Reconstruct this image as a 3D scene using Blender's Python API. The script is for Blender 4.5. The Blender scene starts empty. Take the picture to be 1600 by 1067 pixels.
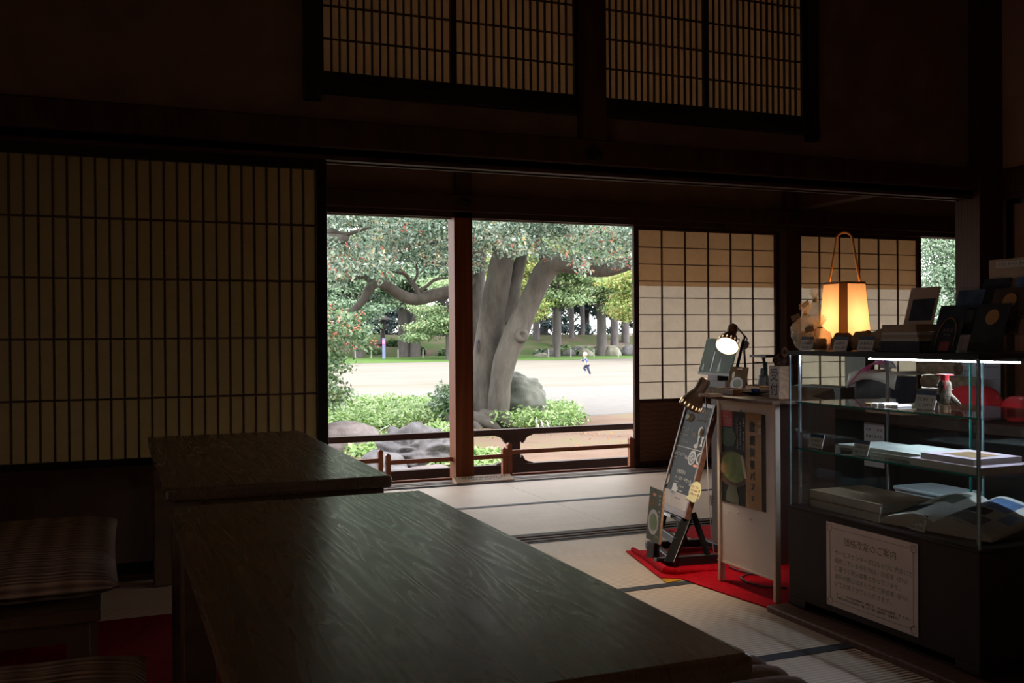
import bpy, bmesh, math, random
import numpy as np
from mathutils import Vector, Matrix, noise

random.seed(7)
RNG = np.random.default_rng(11)
scene = bpy.context.scene
COL = scene.collection
PI = math.pi

# ------------------------------------------------------------------ camera
YAW, PIT, ROL, FPX = math.radians(22.067), math.radians(-.3066), math.radians(-.4252), 1531.6
CF = Vector((math.sin(YAW)*math.cos(PIT), math.cos(YAW)*math.cos(PIT), math.sin(PIT)))
CR = Vector((math.cos(YAW), -math.sin(YAW), 0)); CU = CR.cross(CF)
CR, CU = math.cos(ROL)*CR+math.sin(ROL)*CU, -math.sin(ROL)*CR+math.cos(ROL)*CU
EYE = Vector((0, 0, 1.0))
cam = bpy.data.cameras.new('camera'); cam.sensor_width = 36; cam.lens = FPX/1600*36
cam.clip_start = .05; cam.clip_end = 500
camo = bpy.data.objects.new('camera', cam); COL.objects.link(camo)
camo.matrix_world = Matrix(((CR.x, CU.x, -CF.x, 0), (CR.y, CU.y, -CF.y, 0), (CR.z, CU.z, -CF.z, 1.0), (0, 0, 0, 1)))
scene.camera = camo

def ray(x, y): return CF+(x-800)/FPX*CR+(533.5-y)/FPX*CU
def at(x, y, X=None, Y=None, Z=None, T=None):
    d = ray(x, y)
    if X is not None: t = X/d.x
    elif Y is not None: t = Y/d.y
    elif Z is not None: t = (Z-1.0)/d.z
    else: t = T
    return EYE+d*t

# ------------------------------------------------------------------ materials
MATS = {}
def newmat(name):
    m = bpy.data.materials.new(name); m.use_nodes = True
    nt = m.node_tree; b = nt.nodes['Principled BSDF']
    MATS[name] = m
    return m, nt, b
def N(nt, t, **kw):
    n = nt.nodes.new(t)
    for k, v in kw.items():
        if k.startswith('i_'): n.inputs[k[2:].replace('_', ' ')].default_value = v
        else: setattr(n, k, v)
    return n
def ramp(nt, stops):
    r = N(nt, 'ShaderNodeValToRGB'); e = r.color_ramp.elements
    while len(e) > 1: e.remove(e[-1])
    e[0].position = stops[0][0]; e[0].color = (*stops[0][1], 1)
    for p, c in stops[1:]:
        x = e.new(p); x.color = (*c, 1)
    return r
def coords(nt, scale=(1, 1, 1), rot=(0, 0, 0)):
    tc = N(nt, 'ShaderNodeTexCoord'); mp = N(nt, 'ShaderNodeMapping')
    mp.inputs['Scale'].default_value = scale; mp.inputs['Rotation'].default_value = rot
    nt.links.new(tc.outputs['Object'], mp.inputs['Vector'])
    return mp
def plain(name, col, rough=.6, metal=0., spec=.5, var=.12, vscale=12, bump=0., bscale=80):
    m, nt, b = newmat(name)
    mp = coords(nt)
    nz = N(nt, 'ShaderNodeTexNoise', i_Scale=vscale, i_Detail=4.)
    nt.links.new(mp.outputs[0], nz.inputs['Vector'])
    r = ramp(nt, [(.3, tuple(c*(1-var) for c in col)), (.7, tuple(min(1, c*(1+var)) for c in col))])
    nt.links.new(nz.outputs['Fac'], r.inputs[0]); nt.links.new(r.outputs[0], b.inputs['Base Color'])
    b.inputs['Roughness'].default_value = rough; b.inputs['Metallic'].default_value = metal
    b.inputs['Specular IOR Level'].default_value = spec
    if bump:
        n2 = N(nt, 'ShaderNodeTexNoise', i_Scale=bscale, i_Detail=3.); bp = N(nt, 'ShaderNodeBump', i_Strength=bump, i_Distance=.01)
        nt.links.new(mp.outputs[0], n2.inputs['Vector']); nt.links.new(n2.outputs['Fac'], bp.inputs['Height'])
        nt.links.new(bp.outputs[0], b.inputs['Normal'])
    return m
def wood(name, c1, c2, scale=(3, 3, .35), rough=.45, spec=.4, bump=.15, freq=9, dist=6):
    m, nt, b = newmat(name)
    mp = coords(nt, scale)
    nz = N(nt, 'ShaderNodeTexNoise', i_Scale=1.2, i_Detail=3., i_Distortion=.6)
    wv = N(nt, 'ShaderNodeTexWave', wave_type='RINGS', i_Scale=freq*.25, i_Distortion=float(dist), i_Detail=3.)
    wv.inputs['Detail Scale'].default_value = 1.3
    nt.links.new(mp.outputs[0], nz.inputs['Vector']); nt.links.new(mp.outputs[0], wv.inputs['Vector'])
    mx = N(nt, 'ShaderNodeMath', operation='MULTIPLY_ADD'); mx.inputs[1].default_value = .55
    ad = N(nt, 'ShaderNodeMath', operation='MULTIPLY'); ad.inputs[1].default_value = .5
    nt.links.new(nz.outputs['Fac'], ad.inputs[0]); nt.links.new(wv.outputs['Fac'], mx.inputs[0]); nt.links.new(ad.outputs[0], mx.inputs[2])
    r = ramp(nt, [(.15, c1), (.85, c2)])
    nt.links.new(mx.outputs[0], r.inputs[0]); nt.links.new(r.outputs[0], b.inputs['Base Color'])
    b.inputs['Roughness'].default_value = rough; b.inputs['Specular IOR Level'].default_value = spec
    bp = N(nt, 'ShaderNodeBump', i_Strength=bump, i_Distance=.004)
    nt.links.new(mx.outputs[0], bp.inputs['Height']); nt.links.new(bp.outputs[0], b.inputs['Normal'])
    return m
def emit(name, col, s):
    m, nt, b = newmat(name)
    b.inputs['Base Color'].default_value = (*col, 1); b.inputs['Emission Color'].default_value = (*col, 1)
    b.inputs['Emission Strength'].default_value = s
    return m
def paper(name, refl, trans, fibre=.12, scale=(14, 14, 14)):
    m, nt, b = newmat(name)
    nt.nodes.remove(b); out = nt.nodes['Material Output']
    mp = coords(nt, scale)
    nz = N(nt, 'ShaderNodeTexNoise', i_Scale=1., i_Detail=6., i_Distortion=1.5); nt.links.new(mp.outputs[0], nz.inputs['Vector'])
    r = ramp(nt, [(.3, tuple(c*(1-fibre) for c in trans)), (.7, tuple(min(1, c*(1+fibre)) for c in trans))])
    nt.links.new(nz.outputs['Fac'], r.inputs[0])
    d = N(nt, 'ShaderNodeBsdfDiffuse'); d.inputs['Color'].default_value = (*refl, 1)
    t = N(nt, 'ShaderNodeBsdfTranslucent'); nt.links.new(r.outputs[0], t.inputs['Color'])
    a = N(nt, 'ShaderNodeAddShader'); nt.links.new(d.outputs[0], a.inputs[0]); nt.links.new(t.outputs[0], a.inputs[1])
    nt.links.new(a.outputs[0], out.inputs['Surface'])
    return m
def glass(name, tint=(.97, .99, .98), gloss=1.):
    m, nt, b = newmat(name)
    nt.nodes.remove(b); out = nt.nodes['Material Output']
    lw = N(nt, 'ShaderNodeLayerWeight', i_Blend=.5)
    pw = N(nt, 'ShaderNodeMath', operation='POWER'); pw.inputs[1].default_value = 5.
    ml = N(nt, 'ShaderNodeMath', operation='MULTIPLY_ADD'); ml.inputs[1].default_value = .9*gloss; ml.inputs[2].default_value = .035*gloss
    nt.links.new(lw.outputs['Facing'], pw.inputs[0]); nt.links.new(pw.outputs[0], ml.inputs[0])
    tr = N(nt, 'ShaderNodeBsdfTransparent'); tr.inputs['Color'].default_value = (*tint, 1)
    gl = N(nt, 'ShaderNodeBsdfGlossy', i_Roughness=.01)
    mx = N(nt, 'ShaderNodeMixShader')
    nt.links.new(ml.outputs[0], mx.inputs[0]); nt.links.new(tr.outputs[0], mx.inputs[1]); nt.links.new(gl.outputs[0], mx.inputs[2])
    nt.links.new(mx.outputs[0], out.inputs['Surface'])
    return m
def leafmat(name, stops, trans=.3, rough=.45, spec=.5):
    m, nt, b = newmat(name); out = nt.nodes['Material Output']
    at_ = N(nt, 'ShaderNodeAttribute', attribute_name='rnd')
    r = ramp(nt, stops); nt.links.new(at_.outputs['Fac'], r.inputs[0])
    nt.links.new(r.outputs[0], b.inputs['Base Color'])
    b.inputs['Roughness'].default_value = rough; b.inputs['Specular IOR Level'].default_value = spec
    t = N(nt, 'ShaderNodeBsdfTranslucent'); nt.links.new(r.outputs[0], t.inputs['Color'])
    mx = N(nt, 'ShaderNodeMixShader'); mx.inputs[0].default_value = trans
    nt.links.new(b.outputs[0], mx.inputs[1]); nt.links.new(t.outputs[0], mx.inputs[2]); nt.links.new(mx.outputs[0], out.inputs['Surface'])
    return m

def tatami_mat_material():
    m, nt, b = newmat('tatami')
    mp = coords(nt)
    wv = N(nt, 'ShaderNodeTexWave', wave_type='BANDS', bands_direction='Y', i_Scale=17., i_Distortion=.4, i_Detail=1.)
    nz = N(nt, 'ShaderNodeTexNoise', i_Scale=6., i_Detail=6.)
    mp2 = coords(nt, (2.5, 160, 1)); n2 = N(nt, 'ShaderNodeTexNoise', i_Scale=1., i_Detail=3.)
    nt.links.new(mp.outputs[0], wv.inputs['Vector']); nt.links.new(mp.outputs[0], nz.inputs['Vector']); nt.links.new(mp2.outputs[0], n2.inputs['Vector'])
    r = ramp(nt, [(.25, (.48, .345, .255)), (.75, (.74, .58, .46))])
    s = N(nt, 'ShaderNodeMath', operation='MULTIPLY_ADD'); s.inputs[1].default_value = .42
    h = N(nt, 'ShaderNodeMath', operation='MULTIPLY_ADD'); h.inputs[1].default_value = .4
    k = N(nt, 'ShaderNodeMath', operation='MULTIPLY'); k.inputs[1].default_value = .3
    nt.links.new(nz.outputs['Fac'], k.inputs[0]); nt.links.new(n2.outputs['Fac'], h.inputs[0]); nt.links.new(k.outputs[0], h.inputs[2])
    nt.links.new(wv.outputs['Fac'], s.inputs[0]); nt.links.new(h.outputs[0], s.inputs[2])
    nt.links.new(s.outputs[0], r.inputs[0]); nt.links.new(r.outputs[0], b.inputs['Base Color'])
    b.inputs['Roughness'].default_value = .42; b.inputs['Specular IOR Level'].default_value = .6
    bp = N(nt, 'ShaderNodeBump', i_Strength=.5, i_Distance=.004)
    nt.links.new(wv.outputs['Fac'], bp.inputs['Height']); nt.links.new(bp.outputs[0], b.inputs['Normal'])
    return m
def table_material():
    # glued staves running along the table, each with its own cathedral grain
    m, nt, b = newmat('table_wood')
    tc = N(nt, 'ShaderNodeTexCoord'); sp = N(nt, 'ShaderNodeSeparateXYZ'); nt.links.new(tc.outputs['Object'], sp.inputs[0])
    dv = N(nt, 'ShaderNodeMath', operation='MULTIPLY'); dv.inputs[1].default_value = 9.5; nt.links.new(sp.outputs['X'], dv.inputs[0])
    fl = N(nt, 'ShaderNodeMath', operation='FLOOR'); nt.links.new(dv.outputs[0], fl.inputs[0])
    wn = N(nt, 'ShaderNodeTexWhiteNoise', noise_dimensions='1D'); nt.links.new(fl.outputs[0], wn.inputs['W'])
    off = N(nt, 'ShaderNodeVectorMath', operation='SCALE'); off.inputs['Scale'].default_value = 7.; nt.links.new(wn.outputs['Color'], off.inputs[0])
    ad = N(nt, 'ShaderNodeVectorMath', operation='ADD'); nt.links.new(tc.outputs['Object'], ad.inputs[0]); nt.links.new(off.outputs[0], ad.inputs[1])
    mp = N(nt, 'ShaderNodeMapping'); mp.inputs['Scale'].default_value = (8.5, .62, 5); nt.links.new(ad.outputs[0], mp.inputs['Vector'])
    nz = N(nt, 'ShaderNodeTexNoise', i_Scale=1.6, i_Detail=1.8, i_Distortion=.12); nt.links.new(mp.outputs[0], nz.inputs['Vector'])
    ml = N(nt, 'ShaderNodeMath', operation='MULTIPLY'); ml.inputs[1].default_value = 80.; nt.links.new(nz.outputs['Fac'], ml.inputs[0])
    sn = N(nt, 'ShaderNodeMath', operation='SINE'); nt.links.new(ml.outputs[0], sn.inputs[0])
    mr = N(nt, 'ShaderNodeMapRange'); mr.inputs['From Min'].default_value = -1; nt.links.new(sn.outputs[0], mr.inputs['Value'])
    r = ramp(nt, [(0., (.140, .092, .050)), (.6, (.168, .111, .06)), (1., (.174, .115, .062))]); nt.links.new(mr.outputs[0], r.inputs[0])
    mixc = N(nt, 'ShaderNodeMix', data_type='RGBA', blend_type='MULTIPLY'); mixc.inputs[0].default_value = .18
    nt.links.new(r.outputs[0], mixc.inputs[6]); nt.links.new(wn.outputs['Value'], mixc.inputs[7]); nt.links.new(mixc.outputs[2], b.inputs['Base Color'])
    b.inputs['Roughness'].default_value = .27; b.inputs['Specular IOR Level'].default_value = .75
    rr = N(nt, 'ShaderNodeMapRange'); rr.inputs['To Min'].default_value = .325; rr.inputs['To Max'].default_value = .265; nt.links.new(mr.outputs[0], rr.inputs['Value']); nt.links.new(rr.outputs[0], b.inputs['Roughness'])
    bp = N(nt, 'ShaderNodeBump', i_Strength=.05, i_Distance=.0010)
    nt.links.new(mr.outputs[0], bp.inputs['Height']); nt.links.new(bp.outputs[0], b.inputs['Normal'])
    return m

M = MATS
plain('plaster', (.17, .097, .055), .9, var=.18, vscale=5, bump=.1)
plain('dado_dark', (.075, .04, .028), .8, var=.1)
plain('plaster_front', (.17, .10, .055), .9, var=.18, vscale=5, bump=.1)  # one even tone for the outer wall, nearly the room plaster
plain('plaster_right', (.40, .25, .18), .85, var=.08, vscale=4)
wood('timber', (.045, .02, .013), (.07, .031, .020), (6, 6, 1), rough=.6, spec=.15, bump=.03)
wood('pillar_wood', (.15, .040, .014), (.235, .070, .025), (9, 9, .5), rough=.5, spec=.15, freq=6)
wood('lacquer', (.006, .005, .005), (.012, .010, .009), (4, 4, 4), rough=.3, bump=.03)
wood('lattice_wood', (.05, .022, .014), (.085, .04, .026), (6, 6, 6), rough=.5)
wood('barrier_wood', (.26, .075, .030), (.36, .12, .05), (8, 8, 8), rough=.4)
wood('rail_wood', (.055, .034, .030), (.085, .056, .050), (7, 7, 7), rough=.6)
wood('sill_wood', (.16, .10, .085), (.25, .17, .15), (1, 14, 14), rough=.35)
wood('pale_wood', (.42, .26, .15), (.55, .36, .21), (6, 6, 6), rough=.5)
wood('desk_wood', (.12, .055, .035), (.18, .085, .055), (4, 4, 4), rough=.45)
wood('stool_wood', (.09, .055, .03), (.14, .085, .048), (3, 3, 3), rough=.5)
table_material(); tatami_mat_material()
plain('tatami_border', (.018, .018, .028), .7, var=.2, vscale=60)
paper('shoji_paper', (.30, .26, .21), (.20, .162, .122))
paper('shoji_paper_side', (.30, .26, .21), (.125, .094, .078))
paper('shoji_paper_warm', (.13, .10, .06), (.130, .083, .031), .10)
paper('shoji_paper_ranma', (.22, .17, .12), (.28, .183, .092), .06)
paper('shade_layer', (.35, .26, .17), (.48, .33, .20), .05)  # tint of the added layer that darkens the upper shoji rows
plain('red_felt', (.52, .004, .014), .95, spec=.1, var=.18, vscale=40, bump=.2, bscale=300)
plain('red_carpet', (.20, .003, .009), .95, spec=.05, var=.18, vscale=40)  # red felt darkened in its colour for the dimness under tables and benches
plain('yellow_felt', (.60, .30, .02), .9, spec=.1)
plain('black_paint', (.012, .011, .011), .35)
plain('case_brown', (.040, .023, .017), .65, spec=.15, var=.1)
plain('board_side', (.14, .08, .06), .5)
plain('white_board', (.70, .64, .62), .3, var=.03)
plain('cream_paint', (.72, .60, .50), .4, var=.05)
plain('white_paper', (.80, .76, .72), .7, var=.03)
plain('notice_paper', (.78, .62, .55), .75, var=.04)
plain('chalkboard', (.035, .042, .048), .6, spec=.2, var=.25, vscale=3)
plain('chalk', (.85, .83, .78), .8)
plain('chalk_warm', (.85, .62, .35), .8)
plain('menu_strip', (.55, .46, .40), .6)
plain('ink', (.03, .028, .03), .7)
plain('ink_soft', (.22, .17, .15), .8)
plain('ink_blue', (.03, .06, .12), .6)
plain('gold_ink', (.20, .13, .05), .6)
plain('yellow_sticker', (.72, .62, .20), .5, var=.06)
plain('red_print', (.42, .03, .035), .6)
plain('poster_dark', (.02, .018, .018), .6, spec=.2, var=.3)
plain('poster_gold', (.40, .20, .05), .5, var=.2, vscale=9)
plain('matcha', (.16, .21, .035), .6, var=.3, vscale=30)
plain('leaf_print', (.03, .07, .02), .6, var=.4, vscale=14)
plain('print_grey', (.16, .17, .13), .7, spec=.1, var=.15)
plain('photo_dark', (.03, .032, .04), .6, spec=.1, var=.6, vscale=18)
plain('photo_blue', (.09, .16, .30), .35, var=.7, vscale=14)
plain('photo_brown', (.09, .05, .035), .35, var=.6, vscale=14)
plain('photo_ochre', (.30, .20, .10), .8, spec=.03, var=.3, vscale=14)
plain('photo_green', (.15, .24, .14), .8, spec=.03, var=.5, vscale=9)
plain('bowl_white', (.58, .56, .51), .5)
plain('bean', (.06, .03, .045), .5)
plain('orange', (.75, .20, .04), .5)
plain('bronze', (.42, .30, .20), .32, metal=.35, spec=.8, var=.05)
plain('steel', (.62, .62, .64), .25, metal=1., var=.05)
plain('grey_plastic', (.45, .44, .46), .35)
plain('white_plastic', (.72, .72, .74), .3)
plain('cable', (.10, .05, .05), .5)
emit('bulb_warm', (1., .80, .55), 7.)
emit('slot_glow', (1., .70, .40), .9)
emit('led', (.75, .80, 1.), 140.)
emit('lamp_bulb', (1., .72, .46), 6.5)
emit('spark', (.90, .88, 1.), 5.)
paper('lamp_paper', (.6, .45, .28), (.62, .45, .26), .05, (40, 40, 6))
paper('lamp_corner', (.35, .17, .06), (.045, .020, .006), .05)
plain('lamp_wood', (.42, .20, .075), .5)
plain('lamp_cord', (.80, .34, .05), .5)
glass('glass_pane', (.955, .985, .975)); glass('acrylic', (.93, .94, .94), .8); glass('clear_film', (.95, .96, .95), .06)
glass('cellophane', (.86, .83, .78), 1.2)
_nt = M['cellophane'].node_tree; _o = _nt.nodes['Material Output']; _s = _o.inputs['Surface'].links[0].from_socket
_t = _nt.nodes.new('ShaderNodeBsdfTranslucent'); _t.inputs['Color'].default_value = (.85, .78, .66, 1)
_m = _nt.nodes.new('ShaderNodeMixShader'); _m.inputs[0].default_value = .22
_nt.links.new(_s, _m.inputs[1]); _nt.links.new(_t.outputs[0], _m.inputs[2]); _nt.links.new(_m.outputs[0], _o.inputs['Surface'])
plain('glass_edge', (.03, .22, .17), .15)
plain('glass_edge_pale', (.30, .42, .42), .15)
plain('book_page', (.66, .63, .56), .8, var=.05)
plain('book_cover_pale', (.60, .66, .58), .5, var=.05)
plain('book_cover_pink', (.62, .52, .56), .4, var=.12)
plain('book_cover_tan', (.48, .34, .22), .5, var=.06)
plain('kraft', (.42, .28, .15), .7, var=.15, vscale=25, bump=.2)
plain('pink_ribbon', (.88, .14, .42), .5, var=.15)
plain('box_navy', (.035, .035, .055), .4)
plain('red_cushion_cloth', (.62, .01, .02), .85, var=.1)
plain('bark_roll', (.28, .19, .12), .9, var=.5, vscale=40, bump=.6)
plain('white_box', (.66, .63, .68), .5, var=.03)
plain('owl_feather', (.20, .16, .11), .9, var=.6, vscale=60, bump=.5)
plain('owl_dark', (.02, .015, .015), .3)
plain('red_cap', (.75, .03, .03), .6)
plain('cone_brown', (.10, .05, .03), .8, var=.5, vscale=40)
plain('flower_tan', (.42, .26, .15), .8, var=.3)
plain('blue_glaze', (.02, .03, .14), .2)
def quilt():
    m, nt, b = newmat('quilt')
    mp = coords(nt)
    wv = N(nt, 'ShaderNodeTexWave', wave_type='BANDS', bands_direction='Y', i_Scale=15., i_Distortion=.6, i_Detail=2.)
    w2 = N(nt, 'ShaderNodeTexWave', wave_type='BANDS', bands_direction='X', i_Scale=4.5, i_Distortion=.3)
    nt.links.new(mp.outputs[0], wv.inputs['Vector']); nt.links.new(mp.outputs[0], w2.inputs['Vector'])
    mu = N(nt, 'ShaderNodeMath', operation='MULTIPLY_ADD'); mu.inputs[1].default_value = .5
    hf = N(nt, 'ShaderNodeMath', operation='MULTIPLY'); hf.inputs[1].default_value = .5
    nt.links.new(w2.outputs['Fac'], hf.inputs[0]); nt.links.new(wv.outputs['Fac'], mu.inputs[0]); nt.links.new(hf.outputs[0], mu.inputs[2])
    r = ramp(nt, [(.1, (.20, .13, .09)), (.8, (.46, .36, .28))]); nt.links.new(mu.outputs[0], r.inputs[0]); nt.links.new(r.outputs[0], b.inputs['Base Color'])
    b.inputs['Roughness'].default_value = .9
    bp = N(nt, 'ShaderNodeBump', i_Strength=.7, i_Distance=.01); nt.links.new(wv.outputs['Fac'], bp.inputs['Height']); nt.links.new(bp.outputs[0], b.inputs['Normal'])
quilt()
plain('quilt_pale', (.46, .38, .32), .9, var=.22, vscale=45, bump=.2)
def bamboo():
    m, nt, b = newmat('back_screen')
    mp = coords(nt); wv = N(nt, 'ShaderNodeTexWave', wave_type='BANDS', bands_direction='Y', i_Scale=30.); nt.links.new(mp.outputs[0], wv.inputs['Vector'])
    r = ramp(nt, [(.1, (.03, .02, .016)), (.9, (.075, .05, .04))]); nt.links.new(wv.outputs['Fac'], r.inputs[0]); nt.links.new(r.outputs[0], b.inputs['Base Color'])
bamboo()
# outdoors
def bark(name, c1, c2, sc=9.):
    m, nt, b = newmat(name)
    mp = coords(nt, (1, 1, .35)); nz = N(nt, 'ShaderNodeTexNoise', i_Scale=sc, i_Detail=8., i_Roughness=.65); nt.links.new(mp.outputs[0], nz.inputs['Vector'])
    vo = N(nt, 'ShaderNodeTexNoise', i_Scale=1.7, i_Detail=2.); nt.links.new(mp.outputs[0], vo.inputs['Vector'])
    av = N(nt, 'ShaderNodeMath', operation='ADD'); nt.links.new(nz.outputs['Fac'], av.inputs[0]); nt.links.new(vo.outputs['Fac'], av.inputs[1])
    hv = N(nt, 'ShaderNodeMath', operation='MULTIPLY'); hv.inputs[1].default_value = .5; nt.links.new(av.outputs[0], hv.inputs[0])
    r = ramp(nt, [(.35, c1), (.65, c2)]); nt.links.new(hv.outputs[0], r.inputs[0]); nt.links.new(r.outputs[0], b.inputs['Base Color'])
    b.inputs['Roughness'].default_value = .85
    bp = N(nt, 'ShaderNodeBump', i_Strength=.5, i_Distance=.05); nt.links.new(nz.outputs['Fac'], bp.inputs['Height']); nt.links.new(bp.outputs[0], b.inputs['Normal'])
bark('bark_grey', (.032, .026, .020), (.096, .084, .069))
bark('bark_far', (.042, .036, .034), (.08, .07, .066), 4.)
bark('bark_dark', (.045, .036, .04), (.10, .085, .085), 4.)
bark('stone_green', (.06, .07, .055), (.14, .14, .12), 5.)
bark('stone_pink', (.085, .066, .066), (.17, .142, .14), 6.)
bark('stone_grey', (.040, .037, .040), (.115, .108, .112), 7.)
bark('stone_far', (.11, .105, .08), (.21, .20, .16), 2.)
def ground(name, stops, sc, stretch=(1, 1, 1), bump=.2):
    m, nt, b = newmat(name)
    mp = coords(nt, stretch); nz = N(nt, 'ShaderNodeTexNoise', i_Scale=sc, i_Detail=8., i_Roughness=.6); nt.links.new(mp.outputs[0], nz.inputs['Vector'])
    r = ramp(nt, stops); nt.links.new(nz.outputs['Fac'], r.inputs[0]); nt.links.new(r.outputs[0], b.inputs['Base Color'])
    b.inputs['Roughness'].default_value = .95; b.inputs['Specular IOR Level'].default_value = .1
    bp = N(nt, 'ShaderNodeBump', i_Strength=bump, i_Distance=.05); nt.links.new(nz.outputs['Fac'], bp.inputs['Height']); nt.links.new(bp.outputs[0], b.inputs['Normal'])
ground('soil', [(.35, (.12, .078, .056)), (.5, (.15, .10, .075)), (.62, (.13, .11, .06))], .9)
ground('gravel', [(.3, (.132, .122, .116)), (.7, (.155, .145, .138))], 3.)
ground('field_ground', [(.33, (.110, .105, .070)), (.42, (.136, .120, .102)), (.62, (.152, .138, .122))], .35, (.35, 1.5, 1))
ground('lawn', [(.3, (.055, .105, .025)), (.7, (.08, .14, .038))], 1.5)
ground('bank_soil', [(.36, (.045, .075, .025)), (.5, (.065, .07, .035)), (.6, (.10, .073, .06))], .5)
leafmat('leaf_canopy', [(0, (.02, .05, .025)), (.33, (.08, .155, .095)), (.58, (.26, .36, .28)), (.86, (.46, .54, .46)), (.95, (.48, .50, .30)), (1, (.50, .34, .17))], .34, .22, .9)
leafmat('leaf_shrub', [(0, (.035, .075, .03)), (.5, (.09, .16, .07)), (1, (.18, .23, .10))], .3, .35, .6)
leafmat('leaf_cover', [(0, (.05, .12, .025)), (.4, (.19, .32, .09)), (1, (.42, .52, .25))], .35, .4, .5)
leafmat('leaf_maple', [(0, (.13, .21, .095)), (.5, (.26, .36, .185)), (.85, (.36, .45, .25)), (1, (.46, .46, .25))], .4, .6, .3)  # far maple greens paled and desaturated, distance haze put into the colour
leafmat('leaf_maple_blue', [(0, (.12, .19, .13)), (.5, (.23, .33, .225)), (1, (.36, .45, .30))], .4, .6, .3)
leafmat('leaf_yellow', [(0, (.15, .24, .07)), (.55, (.28, .35, .11)), (.85, (.38, .36, .13)), (1, (.46, .28, .12))], .4, .6, .3)
leafmat('leaf_dark', [(0, (.035, .055, .065)), (.6, (.075, .11, .115)), (1, (.13, .18, .16))], .25, .6, .3)  # lifted towards blue, so the leaf colour carries aerial haze
leafmat('leaf_fallen', [(0, (.30, .12, .05)), (1, (.42, .20, .08))], .1, .7, .2)
plain('berry', (.55, .13, .08), .4)
plain('hoop_white', (.36, .34, .31), .6)
plain('sign_blue', (.13, .16, .30), .5); plain('sign_magenta', (.42, .05, .24), .5); plain('stake', (.24, .235, .21), .8)
plain('skin', (.62, .38, .28), .55); plain('hair_blond', (.42, .36, .27), .8); plain('shirt_blue', (.055, .10, .26), .8)
plain('shirt_white', (.40, .39, .41), .8); plain('trousers_navy', (.02, .025, .06), .8); plain('shoe_grey', (.30, .34, .42), .7)

# ------------------------------------------------------------------ mesh helpers
class MB:
    def __init__(s): s.v = []; s.f = []
    def add(s, vs, fs):
        o = len(s.v); s.v += [tuple(p) for p in vs]; s.f += [tuple(i+o for i in f) for f in fs]; return s
    def box(s, x0, x1, y0, y1, z0, z1):
        if x0 > x1: x0, x1 = x1, x0
        if y0 > y1: y0, y1 = y1, y0
        if z0 > z1: z0, z1 = z1, z0
        vs = [(x, y, z) for z in (z0, z1) for y in (y0, y1) for x in (x0, x1)]
        return s.add(vs, [(0, 2, 3, 1), (4, 5, 7, 6), (0, 1, 5, 4), (2, 6, 7, 3), (0, 4, 6, 2), (1, 3, 7, 5)])
    def bar(s, a, b, w, h, up=(0, 0, 1)):
        a, b = Vector(a), Vector(b); d = (b-a).normalized(); u = Vector(up)
        if abs(d.dot(u)) > .98: u = Vector((0, 1, 0))
        r = d.cross(u).normalized(); u = r.cross(d)
        vs = [p+r*(i*w/2)+u*(j*h/2) for p in (a, b) for i, j in ((-1, -1), (1, -1), (1, 1), (-1, 1))]
        return s.add(vs, [(0, 1, 2, 3), (7, 6, 5, 4), (0, 4, 5, 1), (1, 5, 6, 2), (2, 6, 7, 3), (3, 7, 4, 0)])
    def tube(s, pts, rads, n=8, caps=True):
        pts = [Vector(p) for p in pts]
        if not hasattr(rads, '__len__'): rads = [rads]*len(pts)
        rings = []; prev = None
        for i, p in enumerate(pts):
            d = (pts[min(i+1, len(pts)-1)]-pts[max(i-1, 0)]).normalized()
            if prev is None:
                u = Vector((0, 0, 1)) if abs(d.z) < .9 else Vector((1, 0, 0))
                a = d.cross(u).normalized()
            else: a = (prev-d*prev.dot(d)).normalized()
            prev = a; b = d.cross(a)
            rings.append([p+(a*math.cos(2*PI*k/n)+b*math.sin(2*PI*k/n))*rads[i] for k in range(n)])
        vs = [q for r_ in rings for q in r_]; fs = []
        for i in range(len(pts)-1):
            for k in range(n):
                fs.append((i*n+k, i*n+(k+1) % n, (i+1)*n+(k+1) % n, (i+1)*n+k))
        if caps: fs.append(tuple(range(n-1, -1, -1))); fs.append(tuple((len(pts)-1)*n+k for k in range(n)))
        return s.add(vs, fs)
    def lathe(s, prof, n=24, mat=None, cap0=True, cap1=True):
        vs = []; fs = []
        for r_, z in prof:
            for k in range(n):
                p = Vector((r_*math.cos(2*PI*k/n), r_*math.sin(2*PI*k/n), z))
                vs.append(mat @ p if mat is not None else p)
        for i in range(len(prof)-1):
            for k in range(n):
                fs.append((i*n+k, i*n+(k+1) % n, (i+1)*n+(k+1) % n, (i+1)*n+k))
        if cap0: fs.append(tuple(range(n-1, -1, -1)))
        if cap1: fs.append(tuple((len(prof)-1)*n+k for k in range(n)))
        return s.add(vs, fs)
    def prism(s, poly, z0, z1, mat=None):
        n = len(poly)
        vs = [Vector((x, y, z0)) for x, y in poly]+[Vector((x, y, z1)) for x, y in poly]
        if mat is not None: vs = [mat @ p for p in vs]
        fs = [tuple(range(n-1, -1, -1)), tuple(range(n, 2*n))]+[(i, (i+1) % n, n+(i+1) % n, n+i) for i in range(n)]
        return s.add(vs, fs)
    def disc(s, cx, cy, rx, ry, z0, z1, n=28, mat=None):
        return s.prism([(cx+rx*math.cos(2*PI*k/n), cy+ry*math.sin(2*PI*k/n)) for k in range(n)], z0, z1, mat)
    def build(s, name, mat, parent=None, smooth=False, bevel=0., loc=None):
        me = bpy.data.meshes.new(name); me.from_pydata(s.v, [], s.f); me.validate(); me.update()
        return wrap(name, me, mat, parent, smooth, bevel, loc)
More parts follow.
